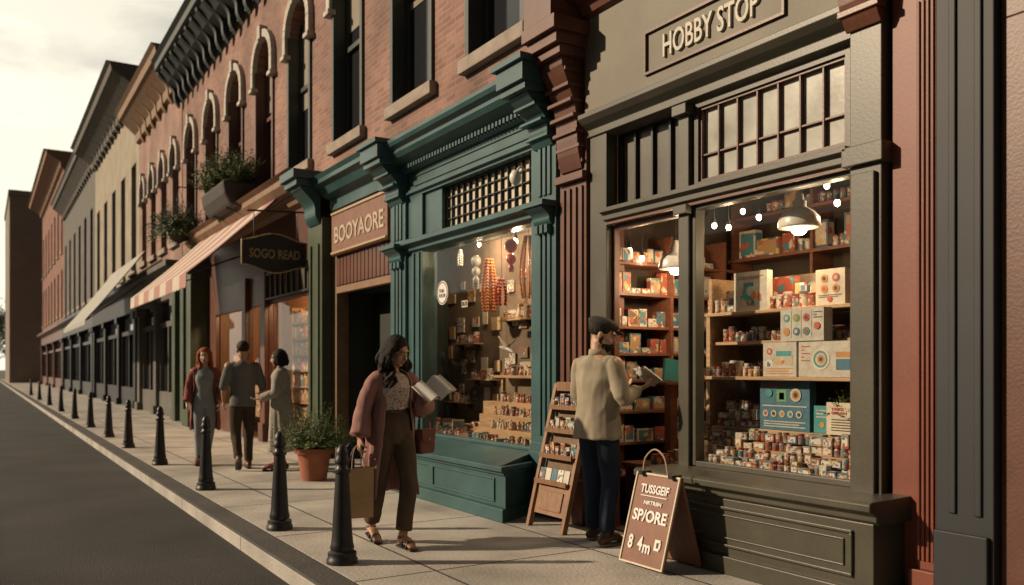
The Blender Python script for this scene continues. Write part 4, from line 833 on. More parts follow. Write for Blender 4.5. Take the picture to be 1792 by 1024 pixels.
for (x,y,h,l) in ((-1.2,118,13,'distant leafy tree at the left edge beyond the street'),(1.6,128,10,'smaller distant tree behind the leafy tree at the left edge')):
    T = thing('tree', l, 'tree', (x,y,0)); b = MB(); b.limb([(x,y,-.1),(x+.1,y,h*.3),(x,y,h*.6)],[.35,.25,.1])
    for a in range(6): b.limb([(x,y,h*.35),(x+2*cos(a),y+2*sin(a),h*.6)],[.12,.04])
    build(b, 'trunk', M['bark'], T, True)
    b = MB(); cl = [(x+R.gauss(0,h*.16),y+R.gauss(0,h*.16),h*.62+R.gauss(0,h*.15),R.uniform(.8,1.7)) for _ in range(26)]
    for c in cl: leaves(b, [(c[0]+R.gauss(0,c[3]*.6),c[1]+R.gauss(0,c[3]*.6),c[2]+R.gauss(0,c[3]*.5)) for _ in range(150)], .22, R)
    build(b, 'crown', M['leaf2'], T)

P = thing('hanging_sign', 'dark shaped sign board hanging over the pavement beside the striped awning', 'sign', (4.6,13.8,3.2))
b = MB(); pts = []
for i in range(17):
    t = i/16; pts.append((3.5+1.05*t, 3.46+.06*cos(2*pi*t)*-1+.03))
for i in range(17):
    t = 1-i/16; pts.append((3.5+1.05*t, 2.98+.06*cos(2*pi*t)))
b.prism(pts, 13.77, 13.84, 'y'); bd = build(b, 'board', M['signdark'], P, bevel=.01)
b = MB(); n_ = len(pts)
for i in range(n_):
    a, c = pts[i], pts[(i+1)%n_]; b.limb([(a[0],13.76,a[1]),(c[0],13.76,c[1])],[.013,.013],6,1)
build(b, 'rim', M['gold'], bd, True)
text('SOGO READ', 'lettering', M['gold'], bd, (3.62,13.765,3.15), (1,0,0), (0,0,1), .82, .15, bold=.02)
b = MB(); b.limb([(4.6,13.8,3.95),(3.6,13.8,3.9)],[.015,.015],8,1); b.limb([(4.6,13.8,4.25),(4.3,13.8,4.2),(3.9,13.8,3.92)],[.01,.01,.01],8,6); b.limb([(3.7,13.8,3.9),(3.7,13.8,3.5)],[.008,.008],6,1); b.limb([(4.4,13.8,3.93),(4.4,13.8,3.5)],[.008,.008],6,1)
build(b, 'bracket', M['black'], P, True)
P = thing('wall_lamp', 'small pale spotlight fixed to the teal transom grille', 'lamp', (4.55,7.2,3.2))
b = MB(); b.ell((4.5,7.2,3.27),(.06,.06,.075)); b.limb([(4.62,7.2,3.36),(4.55,7.2,3.38),(4.5,7.2,3.3)],[.012,.012,.012]); build(b, 'lamp_head', M['lampw'], P, True)

# sandwich board
P = thing('sandwich_board', 'brown folding sandwich board with white lettering outside the hobby shop', 'sign', (4.03,4.55,0))
def slant(x0, x1, y0, y1, z0, z1, th):
    d = V((x1-x0,0,z1-z0)).normalized(); n = V((-d.z,0,d.x)); b = MB()
    q = [V((x0,0,z0)), V((x1,0,z1)), V((x1,0,z1))-n*th, V((x0,0,z0))-n*th]
    b.prism([(p.x,p.z) for p in q], y0, y1, 'y'); return b, d, n
b, d, n = slant(3.86,4.03,4.33,4.78,.02,.64,.02); fp = build(b, 'front_panel', M['signbrown'], P, bevel=.003)
b = MB(); ex = V((0,-1,0)); ey = d; o0 = V((3.86,4.78,.02))+n*.003
Mx = Matrix((ex,ey,n)).transposed()
def onp(u, v, w, h, mb): mb.obox(o0+ex*(u+w/2)+ey*(v+h/2), (w,h,.012), Mx)
for u,v,w,h in ((0,0,.45,.012),(0,.628,.45,.012),(0,.012,.012,.616),(.438,.012,.012,.616)): onp(u,v,w,h,b)
build(b, 'panel_edging', M['cream_p'], fp)
for s_t, u, v, w, h in (('TUSSGEIF',.08,.50,.29,.062),('NRTRIIN',.14,.42,.18,.028),('SP/ORE',.05,.30,.35,.085),('8  4',.06,.10,.15,.1),('m',.22,.09,.075,.06)):
    text(s_t, 'lettering', M['white'], fp, o0+ex*u+ey*v+n*.003, ex, ey, w, h, extrude=.003, bold=.03)
b = MB(); onp(.09,.478,.27,.006,b); onp(.33,.125,.02,.075,b); onp(.35,.18,.035,.02,b); onp(.35,.125,.03,.018,b); onp(.375,.14,.015,.045,b); build(b, 'ornament', M['white'], fp)
b, d2, n2 = slant(4.225,4.045,4.33,4.78,.02,.64,-.02); build(b, 'back_panel', M['signbrown'], P, bevel=.003)
for y in (4.4,4.71): build(MB().box(3.99,4.08,y-.02,y+.02,.625,.65), 'hinge', M['black'], P)
b = MB(); b.limb([(4.03,4.72,.63),(4.03,4.70,.74),(4.03,4.6,.81),(4.03,4.5,.76),(4.03,4.46,.63)],[.006]*5,8,6); build(b, 'carry_handle', M['cotton'], P, True)

# display rack
P = thing('display_rack', 'slanted wooden display rack of small goods leaning by the reddish pilaster', 'rack', (4.28,6.08,0))
for y in (5.8,6.32):
    b = MB(); b.prism([(4.08,0),(4.13,0),(4.44,1.25),(4.39,1.25)], y, y+.045, 'y'); build(b, 'side_rail', M['wood'], P, bevel=.004)
for y in (5.82,6.31):
    b = MB(); b.prism([(4.47,0),(4.50,0),(4.44,1.2),(4.41,1.2)], y, y+.03, 'y'); build(b, 'rear_leg', M['wood'], P, bevel=.004)
def rx(z): return 4.105+.31*z/1.25
b = MB(); b.box(rx(1.2)-.02,rx(1.2)+.03,5.845,6.32,1.18,1.26); build(b, 'top_rail', M['wood'], P, bevel=.004)
b = MB(); b.prism([(rx(.12),.12),(rx(.12)+.02,.12),(rx(.36)+.02,.36),(rx(.36),.36)], 5.845, 6.32, 'y'); b.prism([(rx(.16)-.012,.16),(rx(.16),.16),(rx(.32),.32),(rx(.32)-.012,.32)], 5.92, 6.25, 'y'); build(b, 'apron_panel', M['wood'], P, bevel=.003)
b = MB(); b.prism([(rx(.36)+.03,.36),(rx(.36)+.035,.36),(rx(1.2)+.045,1.2),(rx(1.2)+.04,1.2)], 5.845, 6.32, 'y'); build(b, 'back_board', M['backing'], P)
rk = [.38,.60,.82,1.02]
for z in rk:
    b = MB(); b.box(rx(z)-.05,rx(z)+.06,5.845,6.32,z,z+.015); b.box(rx(z)-.055,rx(z)-.045,5.845,6.32,z,z+.04); build(b, 'shelf', M['wood'], P)

# ------------------------------------------------------------------ products
def carton(w, d, h):
    b = MB(); b.box(-d/2,d/2,-w/2,w/2,0,h); b.cur = 1
    b.box(-d/2-.001,-d/2+.002,-w*.38,w*.38,h*.18,h*.82); b.box(-d*.35,d*.35,-w/2-.001,-w/2+.002,h*.2,h*.75); b.cur = 0; b.box(-d/2-.0015,d/2+.0015,-w/2-.0015,w/2+.0015,h*.86,h*.875)
    return build(b, 'carton', [M['carton'], M['label']], None, world=False)
CP = [carton(.075,.06,.055), carton(.095,.07,.075), carton(.06,.05,.09), carton(.11,.07,.05)]
CS = [(.075,.055),(.095,.075),(.06,.09),(.11,.05)]
CB = []
for (w,d_,h) in ((.13,.06,.17),(.10,.05,.13),(.17,.08,.10),(.08,.05,.15)):
    b = MB(); b.box(-d_/2,d_/2,-w/2,w/2,0,h); b.cur = 1; b.box(-d_/2-.001,-d_/2+.002,-w*.4,w*.4,h*.12,h*.9); b.box(-d_*.4,d_*.4,-w/2-.001,-w/2+.002,h*.12,h*.9)
    CB.append((build(b, 'game_box', [M['carton'], M['blue_c']], None, world=False), w, h))
jb = build(MB().lathe([(.022,0),(.024,.004),(.024,.05),(.018,.056)], seg=14), 'jar', M['jar'], None, True, world=False)
build(MB().lathe([(.02,.056),(.021,.058),(.021,.07),(.019,.072)], seg=14), 'lid', M['lid'], jb, True, world=False)
tin = build(MB().lathe([(.031,0),(.033,.002),(.033,.008),(.031,.01),(.031,.09),(.033,.092),(.033,.1),(.03,.101)], seg=16), 'tin', M['jar'], None, True, world=False)
build(MB().lathe([(.034,.1),(.034,.118),(.03,.122)], seg=16), 'lid', M['lid'], tin, True, world=False)
figs = []
for v in range(3):
    b = MB(); b.lathe([(.016,0),(.016,.006),(.010,.008),(.013,.02),(.009,.035+.004*v),(.005,.042),(.009,.048),(.008,.058),(.002,.062)], seg=10)
    if v == 1: b.limb([(0,-.018,.03),(0,0,.036),(0,.018,.042)],[.004,.004,.003],6,2)
    if v == 2: b.box(-.012,.012,-.02,.02,0,.012)
    figs.append(build(b, 'figurine', M['fig'], None, True, world=False))
bookp = []
for (w,h) in ((.035,.22),(.028,.2),(.045,.24)):
    b = MB(); b.box(-.08,.08,-w/2,w/2,0,h); b.box(-.083,-.078,-w/2-.001,w/2+.001,.02,.03); bookp.append((build(b, 'book', M['book'], None, world=False), w, h))
used = set()
def put(p, loc, rz, label, cat, group, sc=1):
    if p.name not in used: used.add(p.name); o = p
    else: o = copy_tree(p)
    o.location = loc; o.rotation_euler.z = rz; o.scale = (sc,)*3; tag(o, label, cat, group); return o
b = MB(); b.box(4.63,4.80,3.06,4.95,.62,.665); b.box(4.80,4.93,3.06,4.95,.62,.79); b.box(4.93,5.32,3.06,4.95,.62,.93); build(b, 'display_tier', M['woody'], H, bevel=.004)
def heap(x, z, y0, y1, levels, rnd, lab, grp):
    for lv in range(levels):
        y = y0+rnd.uniform(0,.03)
        while y < y1:
            k = rnd.randrange(7)
            if k < 4:
                w, h = CS[k]; sc = rnd.uniform(.75,1.05)
                if y+w*sc > y1: break
                put(CP[k], (x+rnd.uniform(-.012,.012), y+w*sc/2, z+lv*.062), rnd.uniform(-.15,.15), 'small printed carton '+lab, 'carton', 'small cartons '+grp, sc); y += w*sc+rnd.uniform(.002,.012)
            else:
                put(jb, (x+rnd.uniform(-.02,.01), y+.03, z+lv*.062), 0, 'little lidded jar '+lab, 'jar', 'little jars '+grp, 1.0); y += .056
heap(4.665,.665,3.41,4.75,1,R,'on the front edge of the hobby window ledge','on the front of the hobby ledge')
heap(4.745,.665,3.41,4.75,2,R,'in the second row on the hobby window ledge','in the second row of the hobby ledge')
heap(4.86,.79,3.41,4.90,2,R,'on the middle tier of the hobby window','on the middle tier')
heap(4.98,.93,3.41,3.62,1,R,'on the top tier of the hobby window','on the top tier')
heap(4.98,.93,4.50,4.92,2,R,'on the left of the top tier of the hobby window','on the left of the top tier')
heap(5.10,.93,3.2,4.92,3,R,'at the back of the top tier of the hobby window','at the back of the top tier')
for i, y in enumerate((4.86,4.80)): put(tin, (4.68, y, .667), 0, ('tall' if i else 'outermost tall')+' lidded tin at the left end of the hobby window ledge', 'tin', 'tins at the left end of the ledge', 1.15+.2*i)
P = thing('small_plant', 'small green plant in the hobby window behind the cream card', 'potted plant', (5.02,3.74,.93))
build(MB().lathe([(.035,0),(.045,.07),(.04,.07)],(5.02,3.74,.932),14),'pot',M['terrac'],P,True); b = MB(); sprays(b,(5.02,3.74,1.0),120,.28,1.1,R,.024,.6,10,.03); build(b,'foliage',M['leaf'],P)
U = thing('window_shelving', 'pale wood shelving across the hobby shop window', 'shelving', (5.1,4,0.93))
SH = [(1.82,4.96),(1.59,5.0),(1.32,4.83)]
for z, x in SH: build(MB().box(x,5.33,3.06,5.06,z-.025,z), 'shelf', M['woody'], U, bevel=.003)
build(MB().box(4.96,5.0,5.0,5.04,.93,1.79), 'upright', M['woody'], U); build(MB().box(5.0,5.33,5.02,5.05,.93,2.1), 'upright', M['woody'], U)
build(MB().box(5.335,5.36,3.06,5.06,.93,2.1), 'back_panel', M['backing'], U)
def art(name, label, x, d, y0, y1, z0, z1, basec, discs, extra=None):
    b = MB(); b.box(x, x+d, y0, y1, z0, z1); cols = [basec]
    for (u0,u1,v0,v1,m) in (extra or []):
        cols.append(m); b.cur = len(cols)-1; b.box(x-.0015, x+.001, y1-(y1-y0)*u1, y1-(y1-y0)*u0, z0+(z1-z0)*v0, z0+(z1-z0)*v1)
    for k, (u, v, r, m) in enumerate(discs):
        cols.append(m); b.cur = len(cols)-1; b.lathe([(r,-.003-.0004*k),(r,.001)], (x, y1-(y1-y0)*u, z0+(z1-z0)*v), 16, 'x')
    o = build(b, name, cols, None); tag(o, label, 'box'); return o
blue = mat('blue_card', (.045,.14,.2), .45, .2, 20); white = mat('white_card', (.46,.43,.365), .45, .18, 14); red = mat('red_card', (.42,.07,.04), .45); orange = mat('orange_card', (.5,.22,.06), .45); tealc = mat('teal_card', (.05,.25,.25), .45); greenc = mat('green_card', (.12,.3,.12), .45); darkc = mat('dark_card', (.05,.04,.035), .45)
def lines(u0,u1,v,n,m,h=.02,g=.05): return [(u0,u1-(k%2)*.12,v-g*k,v-g*k+h,m) for k in range(n)]
art('game_box','white box with a blue mountain picture on the top window shelf',4.99,.06,4.44,4.77,1.822,2.12,white,[(.45,.45,.06,tealc),(.5,.5,.035,white),(.62,.38,.03,orange)],[(.15,.85,.12,.6,M['blue_c']),(.3,.6,.6,.72,blue)]+lines(.1,.9,.86,2,red))
art('game_box','cream box with orange discs on the top window shelf',4.99,.07,3.76,4.0,1.822,2.07,M['cream_p'],[(.3,.75,.03,orange),(.7,.75,.03,red),(.3,.45,.03,orange),(.7,.45,.03,orange),(.3,.75,.015,darkc),(.7,.75,.015,white),(.3,.45,.015,red),(.7,.45,.015,darkc),(.5,.15,.02,red)],lines(.1,.9,.26,2,darkc))
art('game_box','white box of coloured discs stacked on two flat boxes',4.86,.09,3.83,4.2,1.572,1.80,white,[(.15,.72,.028,tealc),(.38,.72,.028,greenc),(.61,.72,.028,red),(.15,.3,.028,orange),(.38,.3,.028,blue),(.61,.3,.028,tealc),(.15,.72,.014,white),(.38,.72,.014,orange),(.61,.72,.014,darkc),(.38,.3,.014,white),(.61,.3,.014,red),(.86,.45,.025,red)],[(.26,.265,.1,.95,darkc),(.49,.495,.1,.95,darkc),(.73,.735,.1,.95,darkc)]+lines(.77,.97,.85,3,darkc,.03,.08))
art('game_box','flat white box with red badge, left of the pair under the disc box',4.86,.1,4.06,4.36,1.322,1.565,white,[(.2,.75,.025,red),(.2,.75,.012,white)],[(.35,.9,.35,.6,M['blue_c']),(.4,.85,.6,.75,tealc),(.06,.3,.3,.5,M['label'])]+lines(.1,.9,.22,3,orange,.03,.07))
art('game_box','flat white box with swirl picture, right of the pair under the disc box',4.86,.1,3.6,4.04,1.322,1.565,white,[(.42,.5,.075,M['cream_p']),(.42,.5,.058,tealc),(.425,.5,.044,white),(.43,.5,.03,orange),(.43,.5,.014,darkc)],[(.7,.95,.2,.5,blue),(.7,.95,.55,.7,orange)]+lines(.05,.22,.85,5,red,.03,.1))
art('game_box','large blue box with rows of white discs in the window display',4.95,.07,4.02,4.47,.932,1.29,blue,[(.12+.17*i,.33,.026,white) for i in range(5)]+[(.12+.17*i,.33,.014,[red,darkc,orange,tealc,darkc][i]) for i in range(5)]+[(.74,.72,.048,white),(.74,.72,.034,orange),(.74,.72,.02,darkc),(.2,.75,.03,tealc)],[(.35,.55,.58,.82,greenc),(.40,.5,.62,.76,orange),(.05,.95,.48,.5,M['cream_p'])]+lines(.08,.92,.16,3,white,.022,.05)+lines(.05,.5,.92,2,red))
art('game_box','teal slim box standing right of the large blue box',4.97,.05,3.86,4.0,.932,1.12,tealc,[(.5,.3,.02,orange)],lines(.15,.85,.8,3,white,.05,.12))
G = thing('price_card', 'cream printed card at the lower right of the hobby window', 'card', (4.9,3.68,.93)); c_ = build(MB().box(4.9,4.92,3.52,3.84,.932,1.15), 'card', M['cream_p'], G)
text('TRIKE\nSPIRAN', 'lettering', red, c_, (4.898,3.80,1.07), (0,-1,0), (0,0,1), .12, .045, extrude=.002)
b = MB()
for k in range(5): b.box(4.897,4.9,3.56+.02*(k%3),3.80,.96+k*.018,.966+k*.018)
build(b, 'ornament', darkc, c_)
def fill(x, z, y0, y1, rnd, lab, grp, kinds=(0,1,2), sc0=1.0, gap=.02, along='y', skip=()):
    y = y0
    while y < y1-.05:
        if any(a < y < c for a, c in skip): y += .05; continue
        k = rnd.choice(kinds)
        if k == 0:
            p, w, h = rnd.choice(CB); put(p, (x,y+w*sc0/2,z) if along=='y' else (y+w*sc0/2,x,z), (0 if along=='y' else pi/2)+rnd.uniform(-.06,.06), 'colourful game box '+lab, 'box', 'game boxes '+grp, sc0*rnd.uniform(.85,1)); y += w*sc0+gap*rnd.random()
        elif k == 1:
            n_ = rnd.randrange(2,4)
            for _ in range(n_):
                put(tin, (x,y+.035,z) if along=='y' else (y+.035,x,z), 0, 'small lidded tin '+lab, 'tin', 'tins '+grp, rnd.uniform(.8,1.0)); y += .072
        elif k == 2:
            for _ in range(3):
                put(jb, (x,y+.027,z) if along=='y' else (y+.027,x,z), 0, 'little lidded jar '+lab, 'jar', 'little jars '+grp, 1); y += .054
        else:
            i = rnd.randrange(4); w, h = CS[i]; put(CP[i], (x,y+w/2,z) if along=='y' else (y+w/2,x,z), (0 if along=='y' else pi/2), 'small printed carton '+lab, 'carton', 'cartons '+grp, 1); y += w+gap*rnd.random()
fill(5.05,1.822,3.2,4.95,R,'on the top pale window shelf','on the top window shelf',(1,1,1,3),1.0,.02,'y',((3.73,4.02),(4.38,4.78)))
fill(5.2,1.822,3.2,4.95,R,'at the back of the top pale window shelf','at the back of the top window shelf',(0,),1.5)
fill(5.08,1.592,3.2,4.95,R,'on the second pale window shelf','on the second window shelf',(1,1,2,3),1,.02,'y',((3.8,4.2),))
fill(5.2,1.592,3.2,4.95,R,'at the back of the second pale window shelf','at the back of the second window shelf',(0,1),1)
fill(4.9,1.322,3.2,4.9,R,'on the third pale window shelf','on the third window shelf',(1,3,1,2),1,.02,'y',((3.55,4.38),))
fill(5.1,1.322,3.2,4.9,R,'at the back of the third pale window shelf','at the back of the third window shelf',(0,1),1)
U = thing('back_shelving', 'dark high shelving on the rear wall of the hobby shop', 'shelving', (6.5,4.5,0))
for z in (1.6,2.05,2.45,2.85): build(MB().box(6.3,6.59,3.1,6.1,z-.03,z), 'shelf', M['woodx'], U)
for y in (3.1,4.1,5.1,6.05): build(MB().box(6.32,6.59,y,y+.03,.02,3.1), 'upright', M['woodx'], U)
for z in (2.05,2.45): fill(6.4,z+.001,3.8,6.0,R,'high on the rear shelving of the hobby shop','on the rear shelving',(0,0,1),1.7,.03)
fill(6.4,2.851,3.8,5.6,R,'on the topmost rear shelf of the hobby shop','on the topmost rear shelf',(1,0),1.5,.05)
U = thing('side_bookcase', 'mahogany bookcase of game boxes seen through the open doorway', 'bookcase', (5.6,6.15,0))
bz = [.42,.72,1.0,1.28,1.52,1.76,2.06,2.34]
for z in bz: build(MB().box(4.74,6.55,5.98,6.28,z-.025,z), 'shelf', M['woodx'], U, bevel=.002)
for x in (4.74,5.42,6.1): build(MB().box(x,x+.03,5.96,6.28,.02,2.6), 'upright', M['woodx'], U)
build(MB().box(4.77,6.55,6.28,6.296,.02,2.6), 'back_panel', M['dark'], U)
for i, z in enumerate(bz): fill(6.05,z+.001,4.79,6.05,R,'on the bookcase inside the open doorway','on the doorway bookcase',(0,0,0,3),1.25 if i in (1,2,5,6) else 1.05,.008,'x',((5.36,5.46),))
U = thing('counter', 'low reddish wooden counter inside the open doorway', 'counter', (5.1,5.6,0)); build(MB().box(4.85,5.6,5.45,5.93,.02,.52), 'cabinet', rw, U, bevel=.01); build(MB().box(4.82,5.63,5.42,5.95,.52,.56), 'top', M['woodx'], U, bevel=.01)
fill(5.6,.561,4.88,5.55,R,'on the low counter in the doorway','on the low counter',(0,1,3),1,.02,'x')
U = thing('book_stand', 'slim wooden stand with a teal book in the open doorway', 'stand', (5.2,5.72,.56)); build(MB().box(5.16,5.24,5.68,5.76,.562,1.24),'post',M['woodx'],U); build(MB().box(5.06,5.34,5.62,5.82,1.24,1.26),'top',M['woodx'],U)
b = MB(); b.obox((5.2,5.7,1.365),(.2,.03,.19),Matrix.Rotation(.12,3,'Y')); tag(build(b,'book',tealc), 'teal book standing on the slim stand in the doorway', 'book')
for i, z in enumerate(rk[1:]):
    for k in range(6):
        y = 5.885+k*.078; put(CP[2] if k % 2 else CB[3][0], (rx(z)+.02,y,z+.016), R.uniform(-.1,.1), 'small booklet pack on the slanted wooden rack', 'pack', 'packs on the wooden rack', 1.0 if k % 2 else .8)
    for k in range(7): put(R.choice(figs+[jb]), (rx(z)-.025,5.88+k*.066,z+.016), 0, 'small trinket in the front row of the slanted wooden rack', 'trinket', 'trinkets on the wooden rack', .85)
for k in range(5):
    b = MB(); b.obox((rx(.44)-.02,5.90+k*.09,.455),(.006,.08,.12),Matrix.Rotation(.24,3,'Y')); tag(build(b,'picture_card',[white,M['label'],blue,M['cream_p'],M['carton']][k]), 'upright picture card in the lowest pocket of the wooden rack', 'card', 'picture cards in the rack pocket')

# teal shop display
U = thing('display_steps', 'stepped pale wood stand in the teal shop window', 'display stand', (5,8,0.556))
ST = [(5.16,5.30,1.30),(5.02,5.16,1.0),(4.9,5.02,.86),(4.78,4.9,.72)]
for i,(x0,x1,z) in enumerate(ST): build(MB().box(x0,x1-.002,7.15,8.75-.12*(0 if i==0 else i-1),(1.27 if i == 0 else .557),z), 'step', M['woody'], U, bevel=.004)
build(MB().box(5.2,5.24,8.6,8.64,.557,1.27), 'leg', M['woody'], U); build(MB().box(5.2,5.24,7.2,7.24,1.0,1.27), 'leg', M['woody'], U)
for i,(x0,x1,z) in enumerate(ST):
    for k in range(22 if i else 18):
        put(R.choice(figs+[jb]), ((x0+x1)/2+R.uniform(-.03,.03), 7.2+k*(1.4-.1*i)/(21.5 if i else 17), z), R.uniform(0,6), 'tiny painted trinket on the pale wooden steps', 'trinket', 'trinkets on the wooden steps', R.uniform(1.1,2.0))
for r_ in range(2):
    for k in range(28): put(R.choice(figs+figs+[jb,CP[0]]), (4.69+.06*r_+R.uniform(-.015,.015), 7.02+k*.086+R.uniform(-.02,.02), .557), R.uniform(0,6), 'tiny trinket along the floor of the teal window', 'trinket', 'trinkets along the window floor', R.uniform(1.1,2.0))
for k in range(34): put(R.choice(figs+[CP[2],CP[1],jb]), (R.uniform(4.82,5.3), R.uniform(8.75,10.1), .557), R.uniform(0,6), 'tiny trinket at the left of the teal window floor', 'trinket', 'trinkets at the left of the window floor', R.uniform(1.2,2.4))
# small wall shelves with trinkets on the backing
rr = random.Random(11)
for j,(y0,z) in enumerate(((8.9,1.25),(9.3,1.7),(8.1,1.95),(9.5,.95))):
    U = thing('wall_shelf', ['low','upper','highest','lowest'][j]+' small wooden shelf on the backing of the teal window', 'shelf', (5.3,y0,z)); build(MB().box(5.2,5.34,y0,y0+.6,z-.015,z),'board',M['woody'],U,bevel=.002)
    for q in (y0+.08,y0+.5): build(MB().prism([(5.34,z-.016),(5.24,z-.016),(5.34,z-.1)],q,q+.015,'y'),'bracket',M['black'],U)
    for k in range(8): put(R.choice(figs+[jb,CP[2]]),(5.27,y0+.05+k*.07,z+.001),rr.uniform(0,6),'small trinket on a little wall shelf in the teal window','trinket','trinkets on the little wall shelves',rr.uniform(1.1,1.9))
for i in range(48):
    y = 6.85+(i%12)*.30+rr.uniform(-.07,.07); z = 1.05+(i//12)*.45+rr.uniform(-.1,.1); w, h = rr.uniform(.1,.24), rr.uniform(.1,.2)
    if y < 8.7 and z < 1.5: z += .35
    o = build(MB().box(5.325,5.34+.001*(i%4),y-w/2,y+w/2,z-h/2,z+h/2), 'pinned_card', [M['cream_p'],M['carton'],M['label'],M['kraft']][i%4]); tag(o, 'small card pinned to the brown backing of the teal window', 'card', 'cards pinned in the teal window')
fr = thing('framed_picture', 'tilted gold picture frame at the top of the wooden steps', 'picture frame', (5.25,7.55,1.3))
b = MB(); Mr = Matrix.Rotation(.2,3,'Y')
for (cy,cz,w,h) in ((7.55,1.33,.36,.025),(7.55,1.71,.36,.025),(7.38,1.52,.025,.36),(7.72,1.52,.025,.36)): b.obox((5.2+.2*(cz-1.3),cy,cz),(.02,w,h),Mr)
build(b,'frame',M['gold'],fr); build(MB().obox((5.24,7.55,1.52),(.006,.33,.36),Mr),'picture',M['cream_p'],fr)
P = thing('round_window_decal', 'round white decal on the left of the teal shop window', 'decal', (4.6,8.98,2.28)); b = MB(); b.lathe([(.14,-.002),(.14,.002)],(4.612,9.0,2.27),32,'x'); dc = build(b,'disc',M['white'],P)
b = MB()
for i in range(32):
    a, c = 2*pi*i/32, 2*pi*(i+1)/32; b.prism([(9.0+r*cos(t),2.27+r*sin(t)) for r,t in ((.118,a),(.128,a),(.128,c),(.118,c))],4.606,4.6095,'x')
build(b,'ring',darkc,dc); text('TOAL\nFUCHE','lettering',darkc,dc,(4.608,9.08,2.215),(0,-1,0),(0,0,1),.16,.10,extrude=.001)
P = thing('window_card','small pale card lettered beside the round decal','card',(4.7,8.62,2.12)); c_ = build(MB().box(4.7,4.705,8.55,8.69,2.08,2.16),'card',M['cream_p'],P); text('BUI','lettering',darkc,c_,(4.698,8.675,2.098),(0,-1,0),(0,0,1),.11,.045,extrude=.001)
def beads(label, x, y, ztop, z0, z1, m, strands, spread, r, big=None):
    P = thing('hanging_ornament', label, 'ornament', (x,y,z0)); b = MB(); b.limb([(x,y,ztop),(x,y,z1)],[.003,.003],5,1); build(b,'string',M['black'],P)
    b = MB()
    for s in range(strands):
        a = 2*pi*s/strands; n_ = int((z1-z0)/(r*1.9))
        for k in range(n_):
            t = k/n_; b.ell((x+cos(a)*spread*sin(pi*(.15+.6*t)), y+sin(a)*spread*sin(pi*(.15+.6*t)), z1-(z1-z0)*t), (r,)*3, None, 7, 5)
    build(b,'bead_strand',m,P,True)
    for z_, rr_ in big or []: build(MB().ell((x,y,z_),(rr_,rr_,rr_*1.1)),'bauble',M['greybead'] if m != M['redbead'] else M['redbead'],P,True)
beads('grey bauble string at the left of the hanging ornaments',4.85,8.62,2.95,2.28,2.45,M['greybead'],2,.03,.014,[(2.62,.06),(2.5,.05),(2.4,.04)])
beads('red and amber bead bunch hanging second from the left',4.85,8.32,2.95,2.0,2.6,M['orangebead'],8,.08,.018)
beads('red bauble hanging alone above the middle of the window',4.85,7.85,2.95,2.4,2.5,M['redbead'],2,.02,.012,[(2.70,.07),(2.56,.055),(2.46,.035)])
beads('long pale necklace bunch hanging to the right of the red bauble',4.85,7.5,2.95,2.1,2.75,M['orangebead'],7,.09,.014)
beads('thin amber bead string hanging at the right edge of the window',4.8,7.1,2.95,1.75,2.25,M['orangebead'],3,.04,.018)
beads('short red bead cluster hanging left of the long necklace',4.85,8.05,2.95,2.05,2.35,M['redbead'],5,.06,.018)
beads('small grey bead string hanging far left in the teal window',4.9,9.1,2.95,2.6,2.8,M['greybead'],3,.03,.015)
P = thing('wire_bird','pale wire bird ornament hanging in the middle of the teal window','ornament',(4.95,8.1,1.55)); b = MB(); b.limb([(4.95,8.25,1.62),(4.95,8.1,1.6),(4.95,7.98,1.56)],[.012,.03,.008]); b.limb([(4.95,8.1,1.61),(4.9,8.2,1.74)],[(.03,.006),(.006,.004)]); b.limb([(4.95,8.1,1.61),(5.0,7.95,1.72)],[(.03,.006),(.006,.004)]); build(b,'bird',M['greybead'],P,True)
build(MB().limb([(4.95,8.1,2.95),(4.95,8.1,1.63)],[.002,.002],5,1),'string',M['black'],P)

U = thing('book_shelving','tall warm wooden bookshelves behind the bookshop window','bookcase',(5.3,14.8,0))
BZ = (.45,.75,1.05,1.35,1.65,1.95,2.25)
for z in BZ: build(MB().box(5.1,5.36,13.4,16.3,z-.03,z),'shelf',M['woody'],U)
for y in (13.4,14.85,16.27): build(MB().box(5.1,5.36,y,y+.03,.02,2.55),'upright',M['woody'],U)
build(MB().box(5.36,5.38,13.4,16.3,.02,2.55),'back_panel',M['wood'],U)
for z in BZ:
    y = 13.46
    while y < 16.2:
        if 14.8 < y < 14.92: y = 14.92
        wide = R.random() < .5; p, w, h = R.choice(bookp)
        if wide: w = w*2.6
        o = put(p,(5.19,y+w/2,z+.001),0,'book or boxed volume on the bookshop window shelves','book','books in the bookshop window'); o.scale = (1,2.6 if wide else 1,R.uniform(.85,1.05)); y += w+.01+(.05 if R.random()<.1 else 0)
U = thing('book_table','display table of books behind the farther bookshop window','table',(5,19,0)); build(MB().box(4.85,5.4,17.9,20.3,1.2,1.25),'top',M['woody'],U); build(MB().box(5.2,5.3,18,20.2,.02,1.2),'pedestal',M['woody'],U)
y = 17.95
while y < 20.2:
    p, w, h = R.choice(bookp); o = put(p,(5.0,y+w*2,1.251),0,'book on the display table in the farther window','book','books on the farther table'); o.scale = (1,3.5,R.uniform(1,2)); y += w*3.5+.03

